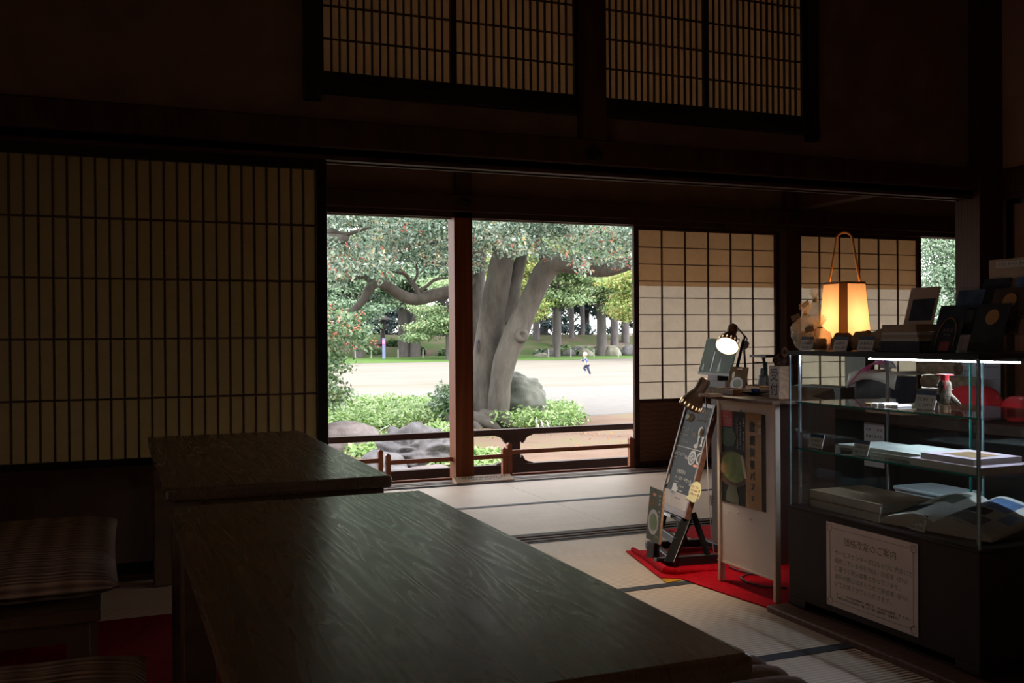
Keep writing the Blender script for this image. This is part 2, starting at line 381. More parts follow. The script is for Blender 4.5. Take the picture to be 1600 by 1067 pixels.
def wrap(name, me, mat, parent=None, smooth=False, bevel=0., loc=None):
    me.materials.append(M[mat])
    if smooth: me.polygons.foreach_set('use_smooth', [True]*len(me.polygons))
    o = bpy.data.objects.new(name, me); COL.objects.link(o)
    if parent is not None: o.parent = parent
    if loc is not None: o.location = loc
    if bevel:
        b = o.modifiers.new('bevel', 'BEVEL'); b.width = bevel; b.segments = 2; b.limit_method = 'ANGLE'
    return o
def thing(name, label, cat, loc=(0, 0, 0), rotz=0., group=None, mat=None):
    o = bpy.data.objects.new(name, None); COL.objects.link(o); o.empty_display_size = .05
    if mat is not None: o.matrix_world = mat
    else: o.location = loc; o.rotation_euler = (0, 0, rotz)
    o['label'] = label; o['category'] = cat
    if group: o['group'] = group
    return o
def tag(o, label, cat, group=None, kind=None):
    o['label'] = label; o['category'] = cat
    if group: o['group'] = group
    if kind: o['kind'] = kind
    return o
def struct(o): o['kind'] = 'structure'; return o
def sempty(name):
    o = bpy.data.objects.new(name, None); COL.objects.link(o); o['kind'] = 'structure'; return o
def stuff(o): o['kind'] = 'stuff'; return o
def copy_tree(o, parent=None):
    c = o.copy(); COL.objects.link(c); c.parent = parent
    for ch in list(o.children): copy_tree(ch, c)
    return c
def frame(o, u, v):
    o, u, v = Vector(o), Vector(u).normalized(), Vector(v)
    v = (v-u*v.dot(u)).normalized(); n = u.cross(v)
    return Matrix(((u.x, v.x, n.x, o.x), (u.y, v.y, n.y, o.y), (u.z, v.z, n.z, o.z), (0, 0, 0, 1)))
def axis_frame(o, d):
    d = Vector(d).normalized(); q = Vector((0, 0, 1)).rotation_difference(d)
    return Matrix.Translation(Vector(o)) @ q.to_matrix().to_4x4()
DG = bpy.context.evaluated_depsgraph_get
def text(body, size, x, y, mat, parent, name='lettering', z=.0012, align='LEFT', xs=1., line=1., mtx=None):
    cu = bpy.data.curves.new('t', 'FONT'); cu.body = body; cu.size = size; cu.align_x = align; cu.space_line = line; cu.resolution_u = 2
    o = bpy.data.objects.new('t', cu); COL.objects.link(o); bpy.context.view_layer.update()
    me = bpy.data.meshes.new_from_object(o.evaluated_get(DG())); me.name = name
    bpy.data.objects.remove(o); me.materials.clear()
    me.transform(Matrix.Translation((x, y, z)) @ Matrix.Diagonal((xs, 1, 1, 1)))
    if mtx is not None: me.transform(mtx)
    return wrap(name, me, mat, parent)
def scribble(mb, x0, x1, y, h, z, n=None, seed=0):
    """one line of writing too small to read: short strokes"""
    r = random.Random(seed); n = n or int((x1-x0)/(h*.95)); s = (x1-x0)/n
    for i in range(n):
        if r.random() < .12: continue
        for k in range(3):
            if r.random() < .5: mb.box(x0+s*i+s*r.uniform(.05, .3), x0+s*(i+1)-s*r.uniform(.05, .3), y+h*(.15+.33*k), y+h*(.28+.33*k), z, z+.0006)
            else:
                xx = x0+s*(i+r.uniform(.2, .7)); mb.box(xx, xx+s*.14, y+h*.1, y+h*.95, z, z+.0006)
    return mb
def rock(name, c, size, mat, seed=0, amp=.35, sub=4, flat=-.35, parent=None, rotz=0., ridge=0.):
    bm = bmesh.new(); bmesh.ops.create_icosphere(bm, subdivisions=sub, radius=1)
    off = Vector((seed*3.17, seed*1.3, seed*2.1))
    for v in bm.verts:
        p = v.co.copy(); k = noise.fractal(p*1.1+off, 1., 2., 5)*amp+noise.noise(p*.7+off)*amp*.8
        if ridge: k += abs(noise.noise(Vector((p.x*2, p.y*2, p.z*5))+off))*ridge
        v.co = p*(1+k)
        if v.co.z < flat: v.co.z = flat+(v.co.z-flat)*.15
    me = bpy.data.meshes.new(name); bm.to_mesh(me); bm.free()
    zmin = min(v.co.z for v in me.vertices)
    me.transform(Matrix.Rotation(rotz, 4, 'Z') @ Matrix.Diagonal((*size, 1)) @ Matrix.Translation((0, 0, -zmin)))
    return wrap(name, me, mat, parent, True, loc=c)
def leaves(name, clusters, n, size, mat, parent=None, seed=0, shell=.5, droop=.3, aspect=.5, loc=None):
    """clusters: (centre, (rx,ry,rz)) - leaves as small folded blades"""
    r = np.random.default_rng(seed); K = len(clusters)
    C = np.array([list(c[0]) for c in clusters]); S = np.array([list(c[1]) for c in clusters])
    w = S[:, 0]*S[:, 1]+S[:, 0]*S[:, 2]; idx = r.choice(K, n, p=w/w.sum())
    d = r.normal(size=(n, 3)); d /= np.linalg.norm(d, axis=1)[:, None]
    rad = (shell+(1-shell)*r.random(n))**.7
    p = C[idx]+d*S[idx]*rad[:, None]
    nrm = d*.6+r.normal(size=(n, 3))*.55+np.array([0, 0, .7]); nrm /= np.linalg.norm(nrm, axis=1)[:, None]
    a = np.cross(nrm, r.normal(size=(n, 3))); a /= np.linalg.norm(a, axis=1)[:, None]
    a[:, 2] -= droop*r.random(n); a /= np.linalg.norm(a, axis=1)[:, None]
    b = np.cross(nrm, a); b /= np.linalg.norm(b, axis=1)[:, None]
    L = size*(.7+.6*r.random(n))[:, None]; W = L*aspect*.5
    V = np.stack([p, p+a*L*.5+b*W+nrm*L*.07, p+a*L, p+a*L*.5-b*W+nrm*L*.07], 1).reshape(-1, 3)
    me = bpy.data.meshes.new(name); me.vertices.add(4*n); me.vertices.foreach_set('co', V.astype(np.float32).ravel())
    me.loops.add(4*n); me.loops.foreach_set('vertex_index', np.arange(4*n, dtype=np.int32))
    me.polygons.add(n); me.polygons.foreach_set('loop_start', np.arange(0, 4*n, 4, dtype=np.int32))
    me.update(calc_edges=True)
    at_ = me.attributes.new('rnd', 'FLOAT', 'FACE')
    val = np.clip(.27*r.normal(size=n)+.5+.12*r.normal(size=K)[idx], 0, 1); at_.data.foreach_set('value', val.astype(np.float32))
    return wrap(name, me, mat, parent, loc=loc)
def berries(name, clusters, n, size, mat, parent, seed):
    r = random.Random(seed); mb = MB()
    for _ in range(n):
        c, s = r.choice(clusters)
        d = Vector((r.gauss(0, 1), r.gauss(0, 1), r.gauss(0, 1))).normalized()
        p0 = Vector(c)+Vector((d.x*s[0], d.y*s[1], d.z*s[2]))*r.uniform(.85, 1.05)
        for _k in range(5):
            p = p0+Vector((r.gauss(0, 1), r.gauss(0, 1), r.gauss(0, 1)))*size*1.1
            q = size*r.uniform(.4, .65)
            mb.add([p+Vector(e)*q for e in ((1, 0, 0), (-1, 0, 0), (0, 1, 0), (0, -1, 0), (0, 0, 1), (0, 0, -1))],
                   [(0, 2, 4), (2, 1, 4), (1, 3, 4), (3, 0, 4), (2, 0, 5), (1, 2, 5), (3, 1, 5), (0, 3, 5)])
    return stuff(mb.build(name, mat, parent, True))

# ================================================================== ROOM
YI, YO = 4.45, 6.40          # inner partition, outer wall
FH = 3.3
fl = struct(MB().box(-2.7, 8.2, -2.6, 6.60, -.22, -.05).build('floor', 'timber'))
rows = [(-2.6, -1.25), (-1.2, -.26), (-.26, .67), (.67, 1.59), (1.59, 2.508), (2.508, 3.40), (3.40, 4.365), (4.53, 5.385), (5.385, 6.245)]
for i, (y0, y1) in enumerate(rows):
    xs = [-2.6, -1.2, .62, 2.44, 4.26, 6.08, 7.9] if i > 6 else [-2.6, -1.05, .75, 2.56, 4.37, 5.0]
    for x0, x1 in zip(xs[:-1], xs[1:]):
        t = MB().box(x0+.001, x1-.001, y0, y1, -.05, -.001).build('tatami_mat', 'tatami', fl)
        MB().box(x0+.001, x1-.001, y0, y0+.024, -.04, .0012).box(x0+.001, x1-.001, y1-.024, y1, -.04, .0012).build('border', 'tatami_border', t)
# inner sill with sliding grooves, outer sill
s = MB()
for a, b, z in ((4.366, 4.40, .004), (4.40, 4.425, -.004), (4.425, 4.455, .004), (4.455, 4.48, -.004), (4.48, 4.528, .004)): s.box(-2.6, 5.0, a, b, -.05, z)
struct(s.build('sill_inner', 'timber'))
s = MB()
for a, b, z in ((6.246, 6.30, .006), (6.30, 6.325, -.004), (6.325, 6.355, .006), (6.355, 6.38, -.004), (6.38, 6.46, .006), (6.46, 6.60, -.01)): s.box(-2.6, 8, a, b, -.05, z)
struct(s.build('sill_outer', 'sill_wood'))

# walls: a partition with a wide opening, an outer wall, and the dark room round the viewer
w = MB()
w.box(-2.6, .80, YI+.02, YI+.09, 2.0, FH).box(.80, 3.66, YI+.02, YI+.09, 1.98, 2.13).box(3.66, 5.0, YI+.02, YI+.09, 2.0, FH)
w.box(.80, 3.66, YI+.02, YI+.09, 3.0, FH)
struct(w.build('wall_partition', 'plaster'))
kb = struct(MB().box(-2.6, 5.06, YI, YI+.03, 1.81, 1.87).box(-2.6, 5.06, YI+.05, YI+.075, 1.815, 1.87).box(-2.6, 5.06, YI+.095, YI+.115, 1.81, 1.87).box(-2.6, 5.06, YI, YI+.115, 1.83, 1.99).build('lintel_inner', 'timber'))
struct(MB().box(-2.6, 5.06, YI-.045, YI, 1.86, 1.985).build('beam_inner', 'timber', bevel=.006))
struct(MB().box(2.175, 2.31, YI-.05, YI+.10, 1.985, FH).build('post_inner', 'timber', bevel=.006))
def nail_cover(x, y, z):
    m = MB()
    for k in range(6):
        a = k*PI/3; m.add([(x, y-.014, z)]+[(x+.042*math.cos(a+q), y-.004, z+.03*math.sin(a+q)) for q in (-.45, 0, .45)]+[(x, y, z)], [(0, 1, 2), (0, 2, 3), (1, 0, 4), (4, 0, 3)])
    m.disc(0, 0, .05, .036, 0, .004, 6, frame((x, y, z), (1, 0, 0), (0, 0, 1)))
    return m
struct(nail_cover(2.24, YI-.046, 1.91).build('nail_cover_inner', 'lacquer'))
struct(MB().box(4.81, 5.0, YI-.06, YI+.13, -.05, FH).build('pillar_corner', 'timber', bevel=.005))
# right wall with a pale sliding panel, dark transom panel
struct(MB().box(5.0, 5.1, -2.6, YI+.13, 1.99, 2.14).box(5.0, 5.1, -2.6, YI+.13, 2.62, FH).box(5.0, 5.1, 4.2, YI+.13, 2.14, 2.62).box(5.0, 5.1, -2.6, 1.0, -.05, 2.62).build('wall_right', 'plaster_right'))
struct(MB().box(4.955, 5.0, -2.6, 4.39, 1.835, 1.985).box(4.965, 5.0, -2.6, 4.39, 1.80, 1.835).build('trim_right', 'timber', bevel=.005))
struct(MB().box(5.03, 5.06, 1.0, 4.2, 2.14, 2.62).build('transom_right', 'lacquer'))
d = struct(MB().box(5.02, 5.05, 2.6, 4.33, .05, 1.77).build('door_4', 'plaster_right'))
MB().box(5.0, 5.055, 2.56, 2.6, 0, 1.80).box(5.0, 5.055, 4.33, 4.37, 0, 1.80).box(5.0, 5.055, 2.6, 4.33, 1.77, 1.80).box(5.0, 5.055, 2.6, 4.33, 0, .05).build('frame', 'lacquer', d)
struct(MB().box(5.06, 5.1, 1.0, 4.5, -.05, 1.99).build('wall_right_recess', 'plaster_right'))
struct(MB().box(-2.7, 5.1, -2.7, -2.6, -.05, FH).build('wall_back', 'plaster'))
struct(MB().box(-2.7, 8.2, -2.7, 6.60, FH, FH+.1).build('ceiling', 'pale_wood'))

# shoji: kind = structure, parts: frame, lattice, paper
def shoji(name, x0, x1, z0, z1, y, ncol, nrow, stile, top, bot, pz0, lat=.011, lath=.008, pm='shoji_paper', dado=None, frm='lacquer', back=None):
    """x0..x1 outer size; the paper runs z from pz0 to z1-top"""
    r = struct(bpy.data.objects.new(name, None)); COL.objects.link(r); r.location = ((x0+x1)/2, y, z0)
    cx = (x0+x1)/2; H = z1-z0; a, b = x0-cx, x1-cx; pa, pb = a+stile, b-stile; q0, q1 = pz0-z0, H-top
    f = MB().box(a, pa, 0, .03, 0, H).box(pb, b, 0, .03, 0, H).box(pa, pb, 0, .03, q1, H).box(pa, pb, 0, .03, q0-bot, q0)
    if dado: f.box(pa, pb, 0, .03, 0, .045)
    f.build('frame', frm, r, bevel=.003)
    if dado: MB().box(pa, pb, .008, .022, .045, q0-bot).build('dado_panel', dado, r)
    l = MB()
    for i in range(1, ncol):
        x = pa+(pb-pa)*i/ncol; l.box(x-lat/2, x+lat/2, .010, .022, q0, q1)
    for j in range(1, nrow):
        z = q0+(q1-q0)*j/nrow; l.box(pa, pb, .011, .021, z-lath/2, z+lath/2)
    l.build('lattice', 'lattice_wood', r)
    p = MB(); p.add([(pa, .0235, q0), (pb, .0235, q0), (pb, .0235, q1), (pa, .0235, q1)], [(0, 1, 2, 3)]); p.build('paper', pm, r)
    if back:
        zb = back-z0; p = MB(); p.add([(pa, .0262, zb), (pb, .0262, zb), (pb, .0262, q1), (pa, .0262, q1)], [(0, 1, 2, 3)]); p.build('shade_layer', 'shade_layer', r)  # added sheet dims and warms the upper rows, imitating a shadow line
    return r
struct(MB().box(-2.7, -2.6, -2.6, -1.7, -.05, FH).box(-2.7, -2.6, 1.5, 6.6, -.05, FH).box(-2.7, -2.6, -1.7, 1.5, 2.1, FH).box(-2.7, -2.6, -1.7, 1.5, -.05, .45).build('wall_left', 'plaster'))
w6 = shoji('added_fill_window', -1.6, 1.6, .45, 2.1, 0, 20, 6, .04, .04, .03, .48, .008, .007, 'shoji_paper_side'); w6.location = (-2.61, -.1, .45); w6.rotation_euler = (0, 0, PI/2)  # unseen window added on the left to fill the room with light
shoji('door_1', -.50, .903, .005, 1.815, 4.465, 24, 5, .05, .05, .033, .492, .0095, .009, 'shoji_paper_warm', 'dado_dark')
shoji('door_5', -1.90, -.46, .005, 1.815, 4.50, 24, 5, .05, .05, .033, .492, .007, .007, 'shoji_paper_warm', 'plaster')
for nm, a, b, sa, sb in (('window_1', .875, 1.52, 0, 0), ('window_2', 1.515, 2.175, 0, 0), ('window_3', 2.31, 2.94, 0, 0), ('window_4', 2.935, 3.585, 0, 0)):
    shoji(nm, a, b, 2.155, 3.0, 4.455, 16, 5, .018, .03, .06, 2.215, .0085, .008, 'shoji_paper_ranma')
struct(MB().box(.80, .875, YI-.02, YI+.08, 2.075, 3.02).box(3.585, 3.66, YI-.02, YI+.08, 2.075, 3.02).build('trim_1', 'lacquer', bevel=.004))
struct(MB().box(.80, 2.175, YI-.03, YI+.09, 2.11, 2.157).box(2.31, 3.66, YI-.03, YI+.09, 2.11, 2.157).build('trim_2', 'lacquer', bevel=.004))

# outer wall
oc = MB().box(-2.6, 1.22, YO+.03, YO+.11, -.05, 2.3).box(6.92, 8.1, YO+.03, YO+.11, -.05, 2.3)
oc.box(-2.6, 8.1, YO+.03, YO+.11, 1.97, 2.34).box(-2.6, 8.1, YO+.03, YO+.11, 2.86, FH).box(-2.6, .5, YO+.03, YO+.11, 2.34, 2.86).box(4.3, 8.1, YO+.03, YO+.11, 2.34, 2.86)
struct(oc.build('wall_front', 'plaster_front'))
struct(MB().box(8.1, 8.2, YI, 6.6, -.05, FH).build('wall_veranda_end', 'plaster'))
struct(MB().box(5.1, 8.1, YI, YI+.1, -.05, FH).build('wall_side_room', 'plaster'))
struct(MB().box(-2.6, 8.1, YO, YO+.03, 1.82, 1.975).box(-2.6, 8.1, YO+.04, YO+.065, 1.825, 1.975).box(-2.6, 8.1, YO+.08, YO+.13, 1.82, 1.975).build('lintel_outer', 'timber'))
struct(MB().box(-2.6, 8.1, YO-.035, YO, 1.86, 1.975).build('beam_outer', 'timber', bevel=.005))
pil = struct(MB().box(2.172, 2.306, YO, YO+.14, -.02, 2.0).build('pillar_1', 'pillar_wood', bevel=.006))
struct(MB().box(2.18, 2.30, YO-.01, YO+.12, 1.975, FH).build('pillar_2', 'timber', bevel=.005))
struct(MB().box(4.935, 5.085, YO-.02, YO+.14, -.02, FH).build('pillar_3', 'timber', bevel=.006))
struct(MB().box(5.04, 5.17, YI+.1, YO, 2.0, 2.16).build('beam_tie', 'timber'))
struct(nail_cover(2.24, YO-.036, 1.925).build('nail_cover_outer', 'lacquer'))
struct(nail_cover(5.01, YO-.036, 1.925).build('nail_cover_post', 'lacquer'))
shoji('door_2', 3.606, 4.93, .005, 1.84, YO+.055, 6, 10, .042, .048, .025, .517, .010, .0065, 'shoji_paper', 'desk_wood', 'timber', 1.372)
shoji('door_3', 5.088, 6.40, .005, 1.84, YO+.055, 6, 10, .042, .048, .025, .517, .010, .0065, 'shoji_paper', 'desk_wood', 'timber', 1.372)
shoji('added_clerestory', .5, 4.3, 2.34, 2.86, YO+.055, 40, 3, .03, .03, .03, 2.37)  # unseen clerestory, added so daylight backlights the ranma papers
# veranda
vd = MB()
for k in range(9): vd.box(-2.6, 8.1, 6.605+.125*k, 6.605+.125*(k+1)-.004, -.21, -.17)
struct(vd.build('floor_veranda', 'rail_wood'))
ev = MB()
ev.add([(-3.2, 6.50, 2.30), (8.6, 6.50, 2.30), (8.6, 7.75, 2.12), (-3.2, 7.75, 2.12), (-3.2, 6.50, 2.36), (8.6, 6.50, 2.36), (8.6, 7.75, 2.18), (-3.2, 7.75, 2.18)],
       [(0, 3, 2, 1), (4, 5, 6, 7), (0, 1, 5, 4), (2, 3, 7, 6), (1, 2, 6, 5), (0, 4, 7, 3)])
struct(ev.build('roof_eave', 'timber'))
vr = thing('veranda_railing', 'low weathered dark wooden railing with carved brackets along the outer veranda edge', 'railing', (3.03, 7.45, -.17))
MB().box(-5.6, 5, -.025, .025, .362, .412).build('top_rail', 'rail_wood', vr, bevel=.004)
MB().box(-5.6, 5, -.03, .03, .03, .125).build('bottom_beam', 'rail_wood', vr, bevel=.004)
corb = [(0, 0), (.165, 0), (.155, -.008), (.135, -.012), (.115, -.02), (.10, -.036), (.092, -.052), (.082, -.062), (.072, -.072), (.068, -.058), (.058, -.062), (.050, -.05), (0, -.05)]
foot = [(0, 0), (.165, 0), (.15, .010), (.12, .016), (.095, .028), (.082, .045), (.074, .062), (.066, .07), (.060, .055), (.050, .045), (0, .045)]
for px in (-3.6, -1.8, 0, 1.8, 3.6):
    MB().box(px-.046, px+.046, -.025, .025, .125, .362).build('post', 'rail_wood', vr)
    MB().box(px-.13, px+.13, -.028, .028, 0, .03).build('block', 'rail_wood', vr)
    for sg in (1, -1):
        MB().prism([(x*sg, y) for x, y in (corb if sg > 0 else corb[::-1])], -.018, .018, frame((px, 0, .362), (1, 0, 0), (0, 0, 1))).build('bracket', 'rail_wood', vr)
        MB().prism([(x*sg, y) for x, y in (foot if sg > 0 else foot[::-1])], -.018, .018, frame((px, 0, .125), (1, 0, 0), (0, 0, 1))).build('foot_bracket', 'rail_wood', vr)
def barrier(x0, x1, posts, hp, zr, label):
    b = thing('wooden_barrier', label, 'barrier', (x0, YO+.085, -.01), 0, 'low red-brown barriers across the sill')
    for px in posts:
        MB().box(px-x0-.017, px-x0+.017, -.017, .017, 0, hp).add([(px-x0+i*.017, j*.017, hp) for i, j in ((-1, -1), (1, -1), (1, 1), (-1, 1))]+[(px-x0, 0, hp+.014)], [(0, 1, 4), (1, 2, 4), (2, 3, 4), (3, 0, 4)]).build('post', 'barrier_wood', b)
    MB().box(0, x1-x0, -.010, .010, zr-.015, zr+.015).build('rail', 'barrier_wood', b, bevel=.002)
    MB().box(0, x1-x0, -.010, .010, .012, .03).build('foot_rail', 'barrier_wood', b)
    return b
barrier(1.24, 1.675, (1.26, 1.66), .238, .175, 'low red-brown wooden barrier running left from the double post behind the far table')
barrier(1.696, 2.56, (1.713, 2.562), .208, .158, 'lowest red-brown wooden barrier, the one passing behind the brown pillar')
barrier(2.60, 3.60, (2.60, 3.585), .238, .183, 'low red-brown wooden barrier between the carved railing bracket and the first grid screen')
nb = thing('notice_board', 'small wedge-shaped wooden notice board lying at the foot of the brown pillar', 'sign', (2.13, 6.262, .0))
MB().prism([(0, .0), (.10, .0), (.10, .036), (.09, .04), (0, .012)], 0, .42, frame((0, 0, 0), (0, 1, 0), (0, 0, 1)) @ Matrix.Diagonal((1, 1, 1, 1))).build('wedge', 'pale_wood', nb, bevel=.002)
fr = frame((.0, .0, .0125), (1, 0, 0), (0, .0905, .0275))
m = MB(); scribble(m, .03, .38, .052, .022, .001, 17, 3); scribble(m, .12, .33, .026, .012, .001, 20, 5)
m.v = [tuple(fr @ Vector(p)) for p in m.v]; m.build('lettering', 'ink', nb)

# ================================================================== TABLES AND BENCHES
def table(y0, y1, label):
    t = thing('dining_table', label, 'table', (.43, (y0+y1)/2, 0), 0, 'low wooden dining tables')
    L = (y1-y0)/2; W = .311
    MB().box(-W, W, -L, L, .565, .60).build('tabletop', 'table_wood', t, bevel=.010)
    MB().box(-W+.045, W-.045, -L+.03, -L+.052, .51, .565).box(-W+.045, W-.045, L-.052, L-.03, .51, .565).box(-W+.03, -W+.052, -L+.03, L-.03, .51, .565).box(W-.052, W-.03, -L+.03, L-.03, .51, .565).build('apron', 'stool_wood', t)
    for sx in (-1, 1):
        for sy in (-1, 1):
            MB().box(sx*(W-.02)-.075*(sx > 0), sx*(W-.02)+.075*(sx < 0), sy*(L-.02)-.075*(sy > 0), sy*(L-.02)+.075*(sy < 0), .0056, .565).build('leg', 'stool_wood', t, bevel=.005)
    return t
table(1.023, 2.467, 'dark brown wooden table, the big one filling the bottom of the view')
table(2.752, 4.276, 'dark brown wooden table standing against the tall slatted paper screen')
def cushion(name, label, x0, x1, y0, y1, z0, h, group=None, chan=0., mat='quilt'):
    cx, cy = (x0+x1)/2, (y0+y1)/2; a, b = (x1-x0)/2, (y1-y0)/2; vs = []; fs = []; n = 28; mm = 40 if not chan else 160
    for side in (1, -1):
        for j in range(mm+1):
            for i in range(n+1):
                u, v = -1+2*i/n, -1+2*j/mm
                e = (1-abs(u)**5)**.5*(1-abs(v)**8)**.5
                pul = 1-.035*(1-abs(v)**2)*(abs(u) > .9)
                z = h*.5+side*h*.5*(e*(.9+.06*math.sin(j*1.9)*1+.04*math.sin(i*.9)))
                if chan and side > 0: g_ = abs(math.sin(PI*b*v/chan)); z = h*.5+h*.5*e*(.35+.65*g_**.5); pul *= .985+.02*g_
                vs.append((a*u*pul, b*v, z if side > 0 else max(0, z)))
    o = (n+1)*(mm+1)
    for j in range(mm):
        for i in range(n):
            k = j*(n+1)+i
            fs.append((k, k+1, k+n+2, k+n+1)); fs.append((o+k, o+k+n+1, o+k+n+2, o+k+1))
    c = MB().add(vs, fs).build(name, mat, None, True, loc=(cx, cy, z0))
    return tag(c, label, 'cushion', group)
def bench(x0, x1, y0, y1, h, label):
    b = thing('wooden_bench', label, 'bench', ((x0+x1)/2, (y0+y1)/2, 0), 0, 'low wooden benches')
    a, l = (x1-x0)/2, (y1-y0)/2
    MB().box(-a, a, -l, l, h-.028, h).build('seat', 'stool_wood', b, bevel=.004)
    for sx in (-1, 1):
        for sy in (-1, 1):
            MB().box(sx*(a-.05)-.025, sx*(a-.05)+.025, sy*(l-.06)-.025, sy*(l-.06)+.025, .0056, h-.028).build('leg', 'stool_wood', b)
    MB().box(-a+.05, a-.05, -l+.05, l-.05, h-.085, h-.028).build('apron', 'stool_wood', b)
    return b
bench(-.46, -.035, 2.46, 3.42, .375, 'low wooden bench beside the far end of the nearest table')
cushion('bench_cushion', 'ribbed beige seat cushion with a lit rounded edge, on the bench near the slatted screen', -.50, .005, 2.50, 3.45, .375, .075, 'ribbed seat cushions')
bench(-.46, .03, 1.0, 1.92, .375, 'low wooden bench in the dark bottom left corner')
cushion('bench_cushion', 'ribbed beige seat cushion in the dark bottom left corner', -.50, .05, 1.0, 1.95, .375, .07, 'ribbed seat cushions')
bench(.745, 1.06, .62, 1.64, .36, 'low wooden bench under the right side of the big table')
cushion('bench_cushion', 'pale ribbed cushion peeking out right of the big table corner', .735, 1.10, .60, 1.68, .36, .065, 'ribbed seat cushions', .062, 'quilt_pale')
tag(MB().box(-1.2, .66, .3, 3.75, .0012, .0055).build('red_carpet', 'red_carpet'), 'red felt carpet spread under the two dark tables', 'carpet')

# ================================================================== RIGHT SIDE: EASELS, DESK, SHOWCASE
def plane_uv(px, py, fm):
    o, n = fm.translation, fm.to_3x3().col[2]; d = ray(px, py)
    p = EYE+d*((o-EYE).dot(n)/d.dot(n)); q = fm.inverted() @ p
    return q.x, q.y
def edge(px1, py1, px2, py2, D, t1):
    """near ray, far ray, level direction: near point and length to the far one"""
    d1, d2 = ray(px1, py1), ray(px2, py2)
    A = np.array([[D[0], -d2.x], [D[1], -d2.y]]); w, t2 = np.linalg.solve(A, [-t1*d1.x, -t1*d1.y])
    return EYE+d1*t1, w
def lean(P, px, py, n):
    d = ray(px, py); r = d.x/d.y
    k = (r*P.y-P.x)/(n[0]-r*n[1]); t = (P.y+k*n[1])/d.y
    return P+Vector((k*n[0], k*n[1], 1.0+d.z*t-P.z))
ED = (.1366, .9906); EN = (.9906, -.1366)

# --- white sign panel with the parfait poster
PF = frame((2.258, 3.362, 0), (0, -1, 0), (0, 0, 1))
pn = thing('sign_panel', 'white framed sign panel on two legs carrying the gold matcha parfait poster', 'sign', mat=PF)
MB().box(.004, .372, .085, .735, -.016, -.004).build('panel', 'white_board', pn)
MB().box(0, .018, .0056, .737, -.02, .004).build('leg', 'cream_paint', pn, bevel=.003)
MB().box(.36, .378, .0056, .742, -.02, .004).build('leg', 'cream_paint', pn, bevel=.003)
MB().box(.018, .36, .72, .737, -.018, .002).build('frame_rail', 'cream_paint', pn); MB().box(.018, .36, .085, .092, -.018, .0).build('frame_rail', 'cream_paint', pn)
MB().box(.15, .165, .70, .704, -.004, -.001).build('screw', 'steel', pn)
for k, (a, b) in enumerate(((.068, .292), (.13, .30), (.21, .288))):
    MB().disc(a, b, .004, .004, -.004, -.001, 10).build('hook', 'white_plastic', pn)
x0, x1, y0, y1 = .024, .309, .331, .697; PW, PH = x1-x0, y1-y0
po = MB().box(x0, x1, y0, y1, -.004, -.002).build('poster', 'poster_dark', pn); po['label'] = 'dark and gold matcha parfait poster'
def pu(u): return x0+PW*u
def pv(v): return y1-PH*v
MB().box(pu(.57), pu(.93), y0, y1, -.002, -.0012).build('gold_strip', 'poster_gold', po)
MB().box(pu(0), pu(.27), pv(.17), pv(0), -.002, -.001).build('red_square', 'red_print', po)
m = MB(); [scribble(m, pu(.05), pu(.23), pv(v), .008, -.001, 7, k) for k, v in enumerate((.07, .105))]; scribble(m, pu(.07), pu(.22), pv(.135), .005, -.001, 9, 4); m.build('lettering', 'white_paper', po)
MB().prism([(pu(a), pv(b)) for a, b in ((.02, .18), (.28, .19), (.36, .28), (.30, .37), (.12, .39), (.0, .36))][::-1], -.002, -.0012).build('leaf_print', 'leaf_print', po)
MB().disc(pu(.27), pv(.62), PW*.40, PH*.20, -.002, -.0014).build('bowl_print', 'photo_brown', po)
MB().disc(pu(.30), pv(.60), PW*.30, PH*.165, -.0013, -.0009).build('matcha_print', 'matcha', po)
MB().disc(pu(.06), pv(.63), PW*.09, PH*.06, -.0009, -.0006).build('biscuit_print', 'photo_ochre', po)
MB().prism([(pu(a), pv(b)) for a, b in ((.12, .88), (.18, .80), (.36, .80), (.42, .95), (.40, 1.0), (.10, .98))][::-1], -.0013, -.0009).build('stem_print', 'print_grey', po)
MB().prism([(pu(a), pv(b)) for a, b in ((.46, .46), (.51, .455), (.60, .69), (.545, .70))][::-1], -.0009, -.0004).build('paper_slip', 'menu_strip', po)
for off, mt, z in ((.0024, 'white_paper', -.0009), (0, 'ink', -.0004)):
    for k, (ch, v) in enumerate(zip('金唐抹茶パフェ', (.18, .32, .445, .575, .69, .80, .91))):
        s = (.043, .040, .036, .037, .033, .032, .030)[k]
        for dx, dy in ([(off*math.cos(a*PI/4), off*math.sin(a*PI/4)) for a in range(8)] if off else [(0, 0)]):
            text(ch, s, pu(.725)+dx, pv(v)+dy, mt, po, z=z, align='CENTER', xs=.92)
for ch, v in (('特', .115), ('濃', .20)): text(ch, .026, pu(.88), pv(v), 'white_paper', po, z=-.0006, align='CENTER', xs=.85)
m = MB()
for c in range(3):
    for k in range(14): scribble(m, pu(.36+.07*c), pu(.36+.07*c)+.013, pv(.05+.025*(k+1)), .007, -.0016, 1, c*31+k)
for k in range(10): scribble(m, pu(.62), pu(.62)+.012, pv(.74+.024*(k+1)), .007, -.0011, 1, 99+k)
m.build('small_lettering', 'book_page', po)

